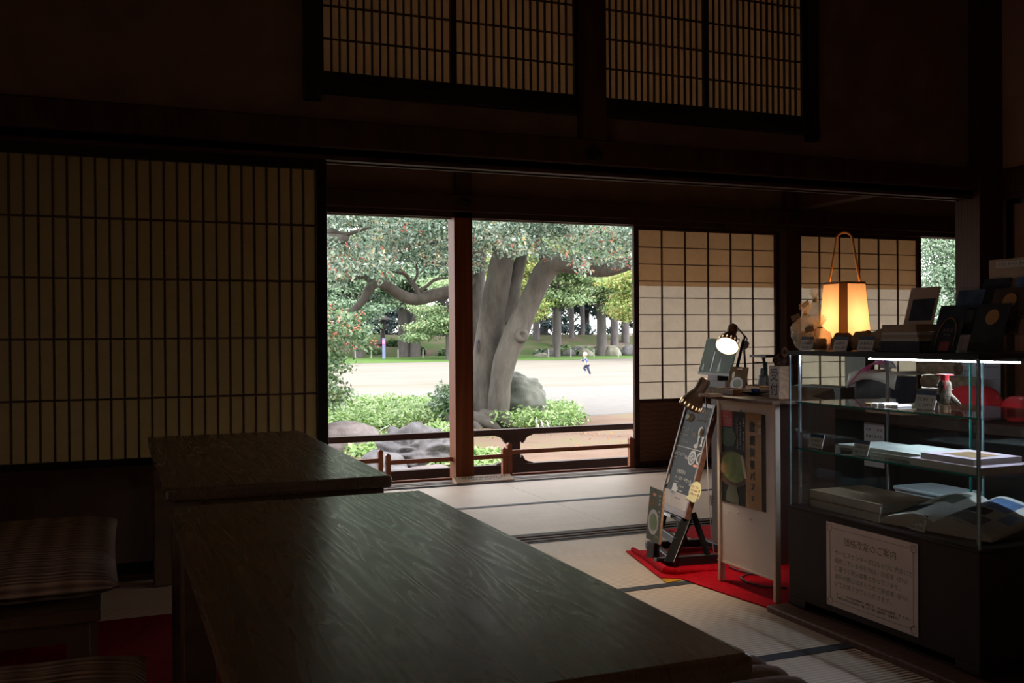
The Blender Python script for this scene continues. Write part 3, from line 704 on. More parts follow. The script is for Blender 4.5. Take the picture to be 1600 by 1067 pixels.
# --- floor easel, menu board, postcard on its ledge
P0, BW = edge(1071, 811, 1028, 793, ED, 4.28)
TOPB = lean(P0, 1119, 633, EN)
BF = frame(P0+Vector((ED[0], ED[1], 0))*BW, (-ED[0], -ED[1], 0), TOPB-P0); BH = (TOPB-P0).length
mb_ = thing('menu_board', 'tall chalkboard-style cafe menu leaning on the black floor easel', 'menu board', mat=BF)
MB().box(0, .016, 0, BH, -.022, .004).box(BW-.016, BW, 0, BH, -.022, .004).box(.016, BW-.016, 0, .03, -.022, .004).box(.016, BW-.016, BH-.02, BH, -.022, .004).build('frame', 'desk_wood', mb_, bevel=.002)
MB().box(.016, BW-.016, .03, BH-.02, -.016, -.002).build('board_panel', 'chalkboard', mb_)
MB().box(.016, BW-.016, .03, .098, -.002, 0).build('paper_strip', 'menu_strip', mb_)
m = MB(); scribble(m, .15, .20, .068, .008, 0, 6, 2); m.build('strip_lettering', 'ink_soft', mb_)
def bt(body, px, py, size, mt='chalk', xs=.95): x, y = plane_uv(px, py, BF); text(body, size, x, y, mt, mb_, z=0, xs=xs)
def bs(pxa, pya, wid, h, seed, mt='chalk'):
    x, y = plane_uv(pxa, pya, BF); m = MB(); scribble(m, x, x+wid, y, h, -.001, None, seed); m.build('small_lettering', mt, mb_)
def bd(px, py, rx, ry, mt, z, name):
    x, y = plane_uv(px, py, BF); MB().disc(x, y, rx, ry, -.002, z).build(name, mt, mb_)
bt('お抹茶セット', 1093, 645, .024, 'chalk_warm'); bs(1090, 652, .085, .009, 1, 'chalk_warm'); bs(1089, 657, .085, .009, 2, 'chalk_warm'); bt('¥600', 1107.5, 657, .026, 'chalk_warm', .8)
bd(1078, 652, .045, .020, 'photo_ochre', 0, 'dish_picture'); bd(1074, 651, .022, .012, 'matcha', .0006, 'tea_picture')
bt('アフォガード', 1064, 672, .022); bs(1062, 678.5, .095, .008, 3); bs(1061, 683, .06, .008, 4); bs(1066, 690, .08, .008, 5); bt('¥550', 1080, 681, .026, 'chalk_warm', .8)
bd(1095, 674, .024, .022, 'bowl_white', 0, 'dessert_picture'); bd(1096, 676, .016, .018, 'photo_ochre', .0006, 'ice_picture')
for px, py in ((1091, 687), (1097, 689), (1102, 690)):
    x, y = plane_uv(px, py, BF); MB().prism([(x-.013, y+.018), (x+.013, y+.02), (x+.004, y-.008), (x+.012, y-.025), (x-.012, y-.025), (x-.004, y-.008)][::-1], -.002, 0).build('glass_picture', 'photo_ochre' if px == 1102 else 'bowl_white', mb_)
bd(1087, 697, .022, .010, 'bowl_white', 0, 'saucer_picture')
x, y = plane_uv(1052.5, 693, BF); MB().box(.017, BW-.017, y-.005, y-.001, -.002, -.0005).build('divider_line', 'chalk', mb_)
bt('白玉ぜんざい', 1053.5, 708.5, .021); bs(1049, 713, .055, .008, 6); bt('¥600', 1069.5, 716.5, .025, 'chalk', .8)
bd(1081, 715, .036, .034, 'bowl_white', 0, 'bowl_picture'); bd(1081, 716, .026, .024, 'bean', .0006, 'bean_picture')
for k in range(5):
    x, y = plane_uv(1081, 716, BF); a = k*2*PI/5
    MB().disc(x+.013*math.cos(a), y+.012*math.sin(a), .0048, .0048, -.001, .001, 12).build('dumpling_picture', 'bowl_white', mb_)
bd(1092, 717, .026, .026, 'bowl_white', .0003, 'cup_picture'); bd(1092.5, 716.5, .017, .018, 'chalkboard', .0008, 'tea_cup_picture')
bd(1086, 728, .024, .006, 'orange', .0004, 'spoon_picture')
bt('小倉抹茶の', 1057, 737, .021); bt('チーズケーキセット', 1054, 747, .021); bt('¥650', 1076, 759, .020, 'chalk', .8); bs(1053, 752, .05, .007, 7)
bd(1042.5, 748, .024, .026, 'menu_strip', 0, 'cake_picture')
x, y = plane_uv(1053, 762, BF); MB().box(x-.02, x+.016, y-.028, y+.022, -.002, 0).disc(x+.024, y-.002, .012, .013, -.002, -.0004).build('cup_print', 'bowl_white', mb_)
bs(1059, 760, .062, .009, 8); bs(1058, 767, .058, .009, 9); bs(1056, 773, .066, .009, 10)
x, y = plane_uv(1087, 769, BF)
st = MB().disc(x, y, .058, .046, .003, .0042).prism([(x-.05, y-.02), (x-.075, y-.037), (x-.03, y-.042)][::-1], .003, .0042).build('round_sticker', 'yellow_sticker', mb_); st['label'] = 'yellow speech bubble sticker'
m = MB(); [scribble(m, x-.042, x+.025, y+d_, .009, .0042, 8, 20+k) for k, d_ in enumerate((.016, 0, -.016))]; m.build('lettering', 'red_print', st)
m = MB(); [m.disc(x+.04, y+d_, .006, .007, .0042, .0046, 10) for d_ in (.008, -.010, -.028)]; m.build('sticker_print', 'ink_soft', st)

NB = at(1024, 888, Z=0); FB = at(1010, 862, Z=0); en = Vector((*EN, 0)); ed = Vector((*ED, 0))
ez = thing('floor_easel', 'black wooden floor easel standing on the red felt, holding the tall menu', 'easel', (NB.x, NB.y, 0.01))
eo = Vector((NB.x, NB.y, .01))
def eb(a, b, w, h, name): MB().bar(Vector(a)-eo, Vector(b)-eo, w, h).build(name, 'black_paint', ez, bevel=.002)
zb = Vector((0, 0, .028))
eb(NB+zb, NB+en*.45+zb, .03, .034, 'base_bar'); eb(FB+zb, FB+en*.30+zb, .03, .034, 'base_bar')
for a, b in ((.07, .03), (.40, .28)): eb(NB+en*a+zb*1.3, FB+en*b+zb*1.3, .03, .022, 'cross_bar')
nb_ = P0+ed*.03; fb_ = P0+ed*(BW-.03)
L1 = at(1046, 880, Z=.03); L2 = FB+en*.05+zb
eb(L1, nb_+Vector((.03, 0, .01)), .045, .02, 'front_leg'); eb(L2, fb_+Vector((.03, 0, .01)), .03, .02, 'front_leg')
eb(NB+en*.25+zb, nb_+en*.05+Vector((0, 0, .02)), .02, .02, 'rear_leg'); eb(FB+en*.2+zb, fb_+en*.06+Vector((0, 0, .03)), .02, .02, 'rear_leg')
eb(nb_+en*.02-Vector((0, 0, .012)), fb_+en*.02-Vector((0, 0, .012)), .05, .02, 'ledge')
eb(L1*.55+nb_*.45+Vector((.01, 0, 0)), L2*.55+fb_*.45, .02, .035, 'stretcher')
um = (TOPB-P0).normalized()
eb(nb_+ed*.1+en*.04, nb_+ed*.1+en*.035+um*(BH*.98), .03, .018, 'mast')
x, y = plane_uv(1050, 806, BF); p = BF @ Vector((.13, -.012, .012))
MB().bar(BF @ Vector((.05, -.010, .008))-eo, BF @ Vector((.19, -.010, .008))-eo, .02, .012).build('clip', 'steel', ez)
Pc, CW = edge(1030, 851, 1009, 838, ED, 4.22); Tc = lean(Pc, 1037, 768, EN)
CFm = frame(Pc+ed*CW, -ed, Tc-Pc); CH = (Tc-Pc).length
cd = thing('matcha_card', 'small grey-green matcha picture panel leaning at the foot of the floor easel', 'sign', mat=CFm)
MB().box(0, CW, 0, CH, -.008, 0).build('panel', 'print_grey', cd, bevel=.001); MB().box(CW-.004, CW+.0005, 0, CH, -.0085, .0005).build('panel_edge', 'pale_wood', cd)
MB().disc(CW*.45, CH*.36, CW*.38, CH*.24, 0, .0008).build('bowl_picture', 'bowl_white', cd); MB().disc(CW*.45, CH*.36, CW*.27, CH*.165, .0008, .0014).build('matcha_picture', 'matcha', cd)
MB().disc(CW*.22, CH*.70, CW*.13, CH*.08, 0, .0008).build('sweet_picture', 'photo_ochre', cd); MB().disc(CW*.4, CH*.88, CW*.12, CH*.03, 0, .0008).build('maple_print', 'orange', cd)
m = MB(); [scribble(m, CW*.72, CW*.88, CH*(.86-.075*k), CH*.05, .0005, 1, 40+k) for k in range(9)]; scribble(m, CW*.55, CW*.95, CH*.07, CH*.06, .0005, 5, 55); m.build('lettering', 'book_page', cd)
fp = (Pc+ed*CW*.5); eb(Vector((fp.x, fp.y, .012)), fp+Vector((0, 0, -.004))+en*.005, .03, .06, 'card_foot')

# --- reception desk
dk = thing('reception_desk', 'brown wooden reception desk behind the white parfait sign panel', 'desk', (2.78, 3.46, 0))
MB().box(-.15, .17, .02, .51, .006, .744).build('body', 'board_side', dk, bevel=.003)
MB().prism([(-.58, -.53), (-.58, -.13), (-.53, .06), (-.22, .49), (.19, .54), (.19, .05), (-.26, -.35), (-.34, -.53)][::-1], .744, .757).build('desktop', 'desk_wood', dk, bevel=.003)
pm = plane_uv(1107, 780, frame((2.63, 3.97, 0), (0, -1, 0), (0, 0, 1)))
em = MB()
for k in range(12):
    a = k*PI/6; em.bar((-.1505, .49-pm[0]*1+.0+.0, pm[1]), (-.1505, .49-pm[0]+.022*math.cos(a), pm[1]+.028*math.sin(a)), .0022, .003, (1, 0, 0))
em.build('crest_mark', 'menu_strip', dk)
DT = .757
def on(px, py, Z=DT): return at(px, py, Z=Z)
def small(name, label, cat, mb, mat, smooth=False, bevel=0., group=None, loc=None): return tag(mb.build(name, mat, None, smooth, bevel, loc), label, cat, group)

rb = thing('reception_sign', 'white block sign with two black brush characters on the reception desk', 'sign', mat=frame((2.30, at(1202, 620, X=2.30).y, DT), (0, -1, 0), (0, 0, 1)))
RSY = at(1202, 620, X=2.30).y
MB().box(0, .064, 0, .124, -.05, 0).build('block', 'pale_wood', rb, bevel=.002)
MB().box(.002, .062, .002, .122, 0, .0012).build('sign_face', 'white_paper', rb)
text('受', .050, .032, .072, 'ink', rb, z=.0016, align='CENTER'); text('付', .050, .032, .018, 'ink', rb, z=.0016, align='CENTER')
oc_ = thing('dried_ornament', 'brown pine cone and dried flower ornament on top of the reception block sign', 'ornament', (2.322, RSY-.035, DT+.124))
cn = MB()
for k in range(60):
    a = k*2.4; z = .004+.04*k/60; r_ = .024*math.sin(PI*(.15+.8*k/60)); cn.lathe([(.0, -.006), (.006, 0), (.0, .004)], 6, axis_frame((r_*math.cos(a), r_*math.sin(a), z), (math.cos(a), math.sin(a), .5)), False, False)
cn.lathe([(.004, 0), (.018, .008), (.02, .022), (.012, .036), (.002, .046)], 12).build('pine_cone', 'cone_brown', oc_)
fl_ = MB()
for k in range(14):
    a = k*2*PI/14; fl_.bar((.0, -.03, .052), (.0, -.03+.018*math.cos(a), .052+.018*math.sin(a)), .007, .002, (1, 0, 0))
fl_.build('dried_flower', 'flower_tan', oc_); MB().lathe([(.0, -.004), (.008, 0), (.0, .006)], 10, axis_frame((-.002, -.03, .052), (-1, 0, 0)), False, False).tube([(0, -.02, 0), (.002, -.03, .05)], .002, 6).build('flower_centre', 'cone_brown', oc_)

def tray(name, label, px, py, L, W, h, mat, cat='tray', rot=0.):
    p = on(px, py); t = thing(name, label, cat, p, rot)
    MB().prism([(-L/2+.01, -W/2), (L/2-.01, -W/2), (L/2, -W/2+.01), (L/2, W/2-.01), (L/2-.01, W/2), (-L/2+.01, W/2), (-L/2, W/2-.01), (-L/2, -W/2+.01)], 0, .005).build('base', mat, t)
    MB().box(-L/2, L/2, -W/2, -W/2+.006, .0, h).box(-L/2, L/2, W/2-.006, W/2, 0, h).box(-L/2, -L/2+.006, -W/2, W/2, 0, h).box(L/2-.006, L/2, -W/2, W/2, 0, h).build('rim', mat, t, bevel=.002)
    return t
tray('wooden_tray', 'small brown wooden tray on the desk below the parfait card', 1143, 616, .10, .17, .024, 'pale_wood')
tray('serving_tray', 'brown wooden tray at the back of the desk beside the block sign', 1187, 610.5, .09, .12, .02, 'pale_wood')
p = on(1178, 617); small('black_plate', 'round black lacquer plate at the front of the reception desk', 'plate', MB().lathe([(.026, 0), (.03, .004), (.062, .012), (.065, .015), (.058, .013), (.026, .006)], 32), 'black_paint', True, loc=p)
p = p+Vector((0, -.01, .0075)); small('blue_cup', 'tiny dark blue glazed cup resting on the black plate', 'cup', MB().lathe([(.010, 0), (.016, .006), (.019, .018), (.017, .018), (.013, .006)], 20), 'blue_glaze', True, loc=p)
p = on(1111, 619.5); small('wood_block', 'short flat wooden block on the left end of the reception desk', 'block', MB().box(-.03, .03, -.035, .035, 0, .012), 'pale_wood', bevel=.002, loc=p)

# photo panel on a desktop easel
D0 = Vector((.10, .995, 0)).normalized(); DN = Vector((.995, -.10, 0))
Pp, pw = edge(1141, 584, 1091.5, 582, D0, 4.42); Tp = lean(Pp, 1155, 529, DN); ph = (Tp-Pp).length
PFm = frame(Pp+D0*pw, -D0, Tp-Pp)
de = thing('desk_easel', 'black metal desktop easel behind the shiny photo panel', 'easel', (Pp.x+.02, Pp.y+.02, DT)); do_ = Vector((Pp.x+.02, Pp.y+.02, DT))
def db(a, b, w, h, name, mat='black_paint'): MB().bar(Vector(a)-do_, Vector(b)-do_, w, h).build(name, mat, de)
zz = lambda p, z: Vector((p.x, p.y, z))
db(Pp-D0*.0+DN*.012+Vector((0, 0, -.006)), Pp+D0*pw+DN*.012+Vector((0, 0, -.006)), .03, .012, 'ledge')
db(Pp-D0*.012+DN*.02, Tp-D0*.012+DN*.02+Vector((0, 0, .012)), .010, .010, 'upright'); db(Pp+D0*(pw-.02)+DN*.02, Tp+D0*(pw-.02)+DN*.02, .010, .010, 'upright')
db(zz(Pp+D0*.03+DN*.10, DT+.003), Tp+D0*.0+DN*.024-Vector((0, 0, .04)), .008, .008, 'rear_leg')
cpt = Pp+D0*(pw*.55)+DN*.03
MB().box(cpt.x-do_.x-.02, cpt.x-do_.x+.03, cpt.y-do_.y-.04, cpt.y-do_.y+.0, .03, Pp.z-DT-.01).build('clamp_block', 'black_paint', de); MB().box(cpt.x-do_.x-.024, cpt.x-do_.x-.02, cpt.y-do_.y-.03, cpt.y-do_.y+.05, .03, Pp.z-DT-.01).build('clamp_plate', 'grey_plastic', de)
MB().box(cpt.x-do_.x-.03, cpt.x-do_.x+.05, cpt.y-do_.y-.10, cpt.y-do_.y+.10, 0.0, .028).build('foot', 'grey_plastic', de)
pp = thing('photo_panel', 'glossy green and white photo panel in a clear cover, lit by the upper lamp', 'picture', mat=PFm)
MB().box(0, pw, 0, ph, -.004, 0).build('print', 'photo_green', pp)
m = MB()
for k, (u0, wd, hh) in enumerate(((.42, .10, .75), (.66, .07, .62), (.16, .06, .35))):
    n = 14; out = [(pw*(u0-wd*math.cos(PI*i/n)-.10*(i/n)), ph*(.05+hh*math.sin(PI*i/n))) for i in range(n+1)]
    inn = [(pw*(u0-wd*.55*math.cos(PI*i/n)-.10*(i/n)), ph*(.05+hh*.78*math.sin(PI*i/n))) for i in range(n+1)]
    for i in range(n): m.add([(*out[i], .0005), (*out[i+1], .0005), (*inn[i+1], .0005), (*inn[i], .0005)], [(0, 3, 2, 1)])
    in2 = [(pw*(u0-wd*.30*math.cos(PI*i/n)-.10*(i/n)), ph*(.05+hh*.60*math.sin(PI*i/n))) for i in range(n+1)]
    q_ = MB()
    for i in range(n): q_.add([(*inn[i], .0006), (*inn[i+1], .0006), (*in2[i+1], .0006), (*in2[i], .0006)], [(0, 3, 2, 1)])
    q_.build('white_streak', 'white_plastic', pp)
m.build('streak_print', 'photo_dark', pp)
MB().box(-.003, pw+.003, -.003, ph+.003, .001, .003).build('clear_cover', 'clear_film', pp)
MB().box(.004, .012, .012, .02, .003, .005).box(pw-.012, pw-.004, .012, .02, .003, .005).box(.004, .012, ph-.02, ph-.012, .003, .005).build('corner_studs', 'black_paint', pp)
Pq, qw = edge(1162, 610.5, 1135, 608.5, D0, 4.05); Tq = lean(Pq, 1169, 574, DN); Pq.z = DT+.002
pc = thing('parfait_card', 'small brown matcha parfait card leaning on the desk beside the photo panel', 'card', mat=frame(Pq+D0*qw, -D0, Tq-Pq)); qh = (Tq-Pq).length
MB().box(0, qw, 0, qh, -.004, 0).build('card', 'photo_ochre', pc)
MB().disc(qw*.52, qh*.32, qw*.36, qh*.27, 0, .0008).build('bowl_picture', 'bowl_white', pc); MB().disc(qw*.55, qh*.34, qw*.24, qh*.17, .0008, .0014).build('matcha_picture', 'matcha', pc)
MB().disc(qw*.25, qh*.66, qw*.08, qh*.14, 0, .0008).build('sweet_picture', 'yellow_sticker', pc); MB().box(qw*.4, qw*.7, qh*.9, qh*.94, 0, .0006).build('lettering', 'orange', pc)

# clear box and black stand
p = on(1177, 606.5); q = Vector((p.x, p.y, DT))
ab = thing('acrylic_box', 'clear acrylic box with green edges at the back of the reception desk', 'box', q)
for nm, b in (('edge', (0, .004, -.002, .002, 0, .12)), ('edge', (0, .004, -.10, .002, .116, .12)), ('edge', (0, .004, -.10, -.096, 0, .12))): MB().box(*b).build(nm, 'glass_edge', ab)
MB().box(.001, .003, -.096, -.002, 0, .116).box(.003, .10, -.004, -.002, 0, .118).box(.003, .10, -.098, -.096, 0, .118).build('pane', 'acrylic', ab)
bs_ = thing('black_stand', 'small black flat-topped stand with a clear jar, beside the clear acrylic box', 'stand', (q.x+.155, at(1193, 600, X=q.x+.155).y, DT))
MB().box(-.04, .04, -.075, .055, .135, .147).build('top_plate', 'black_paint', bs_, bevel=.003); MB().tube([(0, -.02, .01), (0, -.01, .09), (0, 0, .137)], .008, 10).build('neck', 'black_paint', bs_)
MB().lathe([(.026, 0), (.026, .045), (.022, .05)], 18).build('jar', 'white_plastic', bs_, True); MB().lathe([(.016, .05), (.018, .07), (.012, .085)], 14).build('cap', 'grey_plastic', bs_, True)

# clip lamps
def clip_lamp(label, mouth, d, clip, mat='bronze', R=.05, strength=3.):
    d = Vector(d).normalized(); Fm = axis_frame(mouth, -d)      # local +z runs from the mouth back to the socket
    L = thing('clip_lamp', label, 'lamp', mat=Fm, group='bronze clip lamps')
    MB().lathe([(R, 0), (R*1.0, .004), (R*.95, .022), (R*.82, .045), (R*.6, .066), (.024, .078), (.023, .084), (.023, .126), (.018, .134), (.004, .136)], 32, None, False, True).build('shade', mat, L, True)
    MB().lathe([(R*.97, .001), (R*.92, .022), (R*.78, .045), (R*.55, .064), (.02, .076)], 32, None, False, False).build('reflector', 'white_plastic', L, True)
    MB().lathe([(.002, .012), (.018, .016), (.028, .03), (.03, .044), (.02, .06), (.012, .074)], 20, None, True, True).build('bulb', 'bulb_warm', L, True)
    for k in range(16):
        a = 2*PI*k/16; c, s = math.cos(a), math.sin(a); r0, r1 = R*.985, R*.955
        MB().tube([(r0*c, r0*s, .010), (r1*c, r1*s, .022)], .0020, 6).build('vent_slot', 'slot_glow', L)  # slots glow by themselves, in place of bulb light through the vents
    inv = Fm.inverted()
    pts = [inv @ (Vector(mouth)-d*.10), inv @ (Vector(mouth)-d*.10+Vector((.03, 0, .015))), inv @ (Vector(clip)+Vector((.01, 0, .03))), inv @ Vector(clip)]
    MB().tube(pts, .004, 8).build('arm', 'steel', L, True)
    c = inv @ Vector(clip); MB().box(c.x-.012, c.x+.012, c.y-.014, c.y+.014, c.z-.016, c.z+.016).build('clip', 'grey_plastic', L, bevel=.003)
    li = bpy.data.lights.new('lamp_light', 'SPOT'); li.energy = strength; li.color = (1., .82, .60); li.spot_size = 2.5; li.spot_blend = .6; li.shadow_soft_size = .03
    lo = bpy.data.objects.new('lamp_light', li); COL.objects.link(lo); lo.matrix_world = Fm @ Matrix.Translation((0, 0, .004)) 
    return L
tU = 4.30
clip_lamp('bronze clip lamp glowing over the photo panel, its bright bulb showing', at(1136, 541, T=tU), CR*(-.36)-CU*.66-CF*.66, Tp+DN*.03+Vector((0, 0, -.03)), strength=.12)
tL = 4.00
clip_lamp('bronze clip lamp at the top of the menu board, turned down away from us', at(1077, 636, T=tL), CR*(-.46)-CU*.86+CF*.25, TOPB+ed*.25+Vector((-.01, 0, .012)), R=.048, strength=7.)
cb = at(1098, 640, T=4.26)
small('lamp_cable', 'thin grey cable hanging down the menu board to the floor', 'cable', MB().tube([at(1101, 612, T=4.45), at(1104, 640, T=4.22), at(1104, 690, T=4.22), at(1107, 770, T=4.22), at(1112, 840, T=4.25), at(1116, 866, T=4.3), at(1128, 884, Z=.01)], .0022, 6), 'grey_plastic', True)
pts = [at(a, b, Z=.012) for a, b in ((1230, 919), (1195, 917), (1168, 910), (1157, 902), (1168, 897), (1185, 898), (1150, 890), (1140, 885))]
small('floor_cable', 'dark cable looping on the red felt behind the white sign panel', 'cable', MB().tube(pts, .004, 8), 'cable', True)

# red felts on the tatami
def felt(name, label, poly, z, h, fold=None):
    f = MB().prism([(p[0], p[1]) for p in poly], z, z+h)
    if fold:
        f.tube(fold[0], fold[1], 12)
    return small(name, label, 'carpet', f, 'red_felt')
g = lambda x, y: at(x, y, Z=0)
felt('red_felt_mat', 'red felt mat spread under the reception desk by the wall sill', [(2.60, 4.36), g(1063, 834), g(1103, 850), (2.72, 3.97), (4.6, 3.97), (4.6, 4.36)][::-1], .0014, .004)
felt('red_felt_mat', 'red felt mat with a rolled front edge under the floor easel', [g(978, 862), g(1032, 904), g(1066, 906), (2.20, 2.96), (4.6, 2.96), (4.6, 3.965), (2.3, 3.965)], .0014, .004,
     ([g(980, 863)+Vector((.03, 0, .012)), g(1000, 877)+Vector((.035, 0, .014)), g(1030, 900)+Vector((.04, .012, .016)), g(1042, 903)+Vector((.06, .02, .014)), g(1075, 900)+Vector((.08, .03, .010)), g(1105, 899)+Vector((.1, .03, .006))], [.010, .014, .018, .016, .010, .004]))
small('yellow_felt', 'strip of mustard yellow cloth under the fold of the red felt', 'cloth', MB().prism([(p.x, p.y) for p in (g(1033, 905), g(1042, 911), g(1068, 906), g(1060, 902))][::-1], .0013, .0026), 'yellow_felt')

# ================================================================== GLASS SHOWCASE
SX, SY0, SY1 = 2.25, 2.06, 2.905; SD = .46
sc = thing('showcase', 'glass display showcase on a dark brown base beside the tatami aisle', 'showcase', (SX, (SY0+SY1)/2, 0)); H2 = (SY1-SY0)/2
bz = MB().box(0, SD, -H2, H2, .055, .378).box(0, .10, -H2, -H2+.09, .03, .055).box(0, .10, H2-.09, H2, .03, .055).box(SD-.1, SD, -H2, -H2+.09, .03, .055).box(SD-.1, SD, H2-.09, H2, .03, .055)
bz.build('base', 'case_brown', sc, bevel=.003)
MB().box(-.004, SD, -H2-.003, H2+.003, .378, .386).build('base_top', 'case_brown', sc, bevel=.002)
MB().box(.006, .011, -H2+.004, H2-.004, .386, .925).build('glass_front', 'glass_pane', sc)
MB().box(.012, SD-.01, -H2+.004, -H2+.009, .386, .925).build('glass_side', 'glass_pane', sc)
MB().box(.012, SD-.01, H2-.009, H2-.004, .386, .925).build('glass_side', 'glass_pane', sc)
MB().box(SD-.015, SD-.010, -H2+.01, .02, .392, .922).build('sliding_glass', 'glass_pane', sc)
MB().box(SD-.008, SD-.003, -.02, H2-.01, .392, .922).build('sliding_glass', 'glass_pane', sc)
MB().box(SD-.017, SD-.009, .02, .024, .392, .922).build('glass_edge', 'glass_edge', sc)
MB().box(SD-.009, SD-.002, -.024, -.02, .392, .922).build('glass_edge', 'glass_edge_pale', sc)
for yy in (-H2+.003, H2-.008): MB().box(.004, .009, yy, yy+.005, .386, .925).build('corner_edge', 'glass_edge_pale', sc)
tf = MB().box(-.002, .02, -H2, H2, .925, .94).box(SD-.02, SD, -H2, H2, .925, .94).box(.02, SD-.02, -H2, -H2+.02, .925, .94).box(.02, SD-.02, H2-.02, H2, .925, .94).box(.02, SD-.02, -H2+.02, H2-.02, .934, .940)
tf.build('top_frame', 'black_paint', sc)
MB().box(.165, .180, -H2+.012, .20, .915, .925).build('light_housing', 'black_paint', sc)
MB().box(.168, .177, -H2+.014, .198, .9105, .915).build('light_tube', 'led', sc)
for z in (.592, .758):
    sh = MB().box(.024, SD-.03, -H2+.012, H2-.012, z-.006, z).build('shelf', 'glass_pane', sc)
    MB().box(.0225, .0245, -H2+.012, H2-.012, z-.006, z).build('shelf_edge', 'glass_edge', sh)
for yy in (-H2+.03, H2-.03):
    for xx in (SD-.028, .03): MB().box(xx-.004, xx+.004, yy-.004, yy+.004, .386, .925).build('shelf_post', 'steel', sc)
struct(MB().box(SX-.075, SX+.02, SY0-.25, SY1+.03, -.04, .022).build('trim_plinth', 'desk_wood', bevel=.006))
struct(MB().box(SX+.02, SX+.5, SY0-.25, SY1+.03, -.04, .028).build('trim_platform', 'timber'))
nt_ = thing('notice_sheet', 'printed price revision notice taped on the front of the showcase base', 'notice', mat=frame((SX-.0015, 2.70, .078), (0, -1, 0), (0, 0, 1)))
NW, NH = .412, .283
MB().box(0, NW, 0, NH, -.001, 0).build('paper', 'notice_paper', nt_)
bd_ = MB()
for a, b, c, d_ in ((.03, NW-.03, .018, .019), (.03, NW-.03, NH-.019, NH-.018), (.018, .019, .03, NH-.03), (NW-.019, NW-.018, .03, NH-.03)): bd_.box(a, b, c, d_, 0, .0005)
for cx, cy in ((.018, .018), (NW-.018, .018), (.018, NH-.018), (NW-.018, NH-.018)):
    q0 = math.atan2(NH/2-cy, NW/2-cx); bd_.tube([(cx+.012*math.cos(a), cy+.012*math.sin(a), .0003) for a in [k*.5 for k in range(13)]], .0006, 4)
bd_.build('border_print', 'gold_ink', nt_)
text('価格改定のご案内', .030, NW/2, NH-.065, 'gold_ink', nt_, z=.0006, align='CENTER')
for k, ln in enumerate(('サービスセンター窓口ならびに売店にて', '販売している刊行物は、旧税率（5％）', 'に基づく税込価格となっています。', '会計の際にはあらためて新税率（8％）', 'にて計算させていただきます。')):
    text(ln, .0195, .042, NH-.105-.0265*k, 'ink_soft', nt_, z=.0006)
m = MB(); scribble(m, .05, .37, .042, .008, 0, None, 1); scribble(m, .05, .33, .030, .008, 0, None, 2); m.build('small_lettering', 'ink_soft', nt_)

def price_card(label, px, py, Z, w=.072, h=.05, X=None, mat='white_paper', group='price cards'):
    p = at(px, py, X=X) if X else at(px, py, Z=Z); p.z = Z
    t = thing('price_card', label, 'price card', mat=frame(p+Vector((0, w/2, .002)), (0, -1, 0), (.30, 0, 1)), group=group)
    MB().box(0, w, 0, h, -.002, 0).build('card', mat, t); MB().box(0, w, h*.76, h, 0, .0006).build('blue_band', 'ink_blue', t)
    m = MB(); scribble(m, w*.1, w*.9, h*.42, h*.2, 0, 6, int(px)); scribble(m, w*.12, w*.9, h*.12, h*.18, 0, 8, int(px)+1); m.build('lettering', 'ink_soft', t)
    MB().bar((w/2, h*.7, -.004), (w/2, .0, -.03), .02, .002, (1, 0, 0)).build('stand', 'acrylic', t)
    return t
price_card('blue-banded price card on the top glass shelf beside the owl', 1443, 640, .7595, .085, .06)
price_card('price card at the far left end of the middle glass shelf', 1273, 707, .5935, X=2.30)
price_card('price card on the middle glass shelf before the pale booklets', 1343, 713, .5935, X=2.30)
price_card('price card in front of the open art book', 1430, 836, .388, .075, .052, X=2.292)
BZ = .94
price_card('price card under the left cellophane bag on the showcase top', 1258, 549, BZ+.0005, .068, .05, X=2.30)
price_card('price card second from the left along the showcase top', 1311, 549, BZ+.0005, .068, .05, X=2.30)
price_card('price card third from the left along the showcase top, before the brown bags', 1350, 549, BZ+.0005, .072, .05, X=2.30)

def book(name, label, x0, x1, y0, y1, z, h, cover, cat='book', group=None, rotz=0., page='book_page'):
    c = ((x0+x1)/2, (y0+y1)/2, z); t = thing(name, label, cat, c, rotz, group); a, b = (x1-x0)/2, (y1-y0)/2
    MB().box(-a+.002, a-.001, -b+.002, b-.002, .0015, h-.0015).build('pages', page, t)
    MB().box(-a, a, -b, b, 0, .0015).box(-a, a, -b, b, h-.0015, h).box(a-.0015, a, -b, b, 0.0015, h-.0015).build('cover', cover, t)
    return t
def fr_y(px, X): return at(px, 700, X=X).y
# base: two tan books, open art book
ya, yb = 2.83, 2.445
tb = book('thick_book', 'lower of the two thick tan books stacked in the showcase base', 2.29, 2.53, 2.495, 2.84, .3865, .028, 'book_cover_tan', group='tan books in the showcase')
book('thick_book', 'upper of the two thick tan books stacked in the showcase base', 2.295, 2.535, 2.495, 2.845, .4152, .030, 'book_cover_tan', group='tan books in the showcase')
ob = thing('open_art_book', 'large open art book with photographs lying on the showcase base', 'book', (2.312, 2.288, .389), math.radians(11)); ob.rotation_euler = (0, math.radians(-7.5), math.radians(11))
MB().add([(.02, y_, z_) for y_ in (-.12, .12) for z_ in (-.0005,)]+[(.27, y_, -.001) for y_ in (-.12, .12)]+[(.27, y_, -.0345) for y_ in (-.12, .12)], [(0, 2, 3, 1), (2, 4, 5, 3), (0, 1, 5, 4), (0, 4, 2), (1, 3, 5)]).build('book_rest', 'black_paint', ob)
def pz(s, side):   # page height across one leaf, s = 0 gutter .. 1 fore edge
    return .010+.040*math.sin(min(1, s*2.2+.12)*PI/2)*(1-s)**.55+.012*(1-s)
PWd, PHt = .185, .30
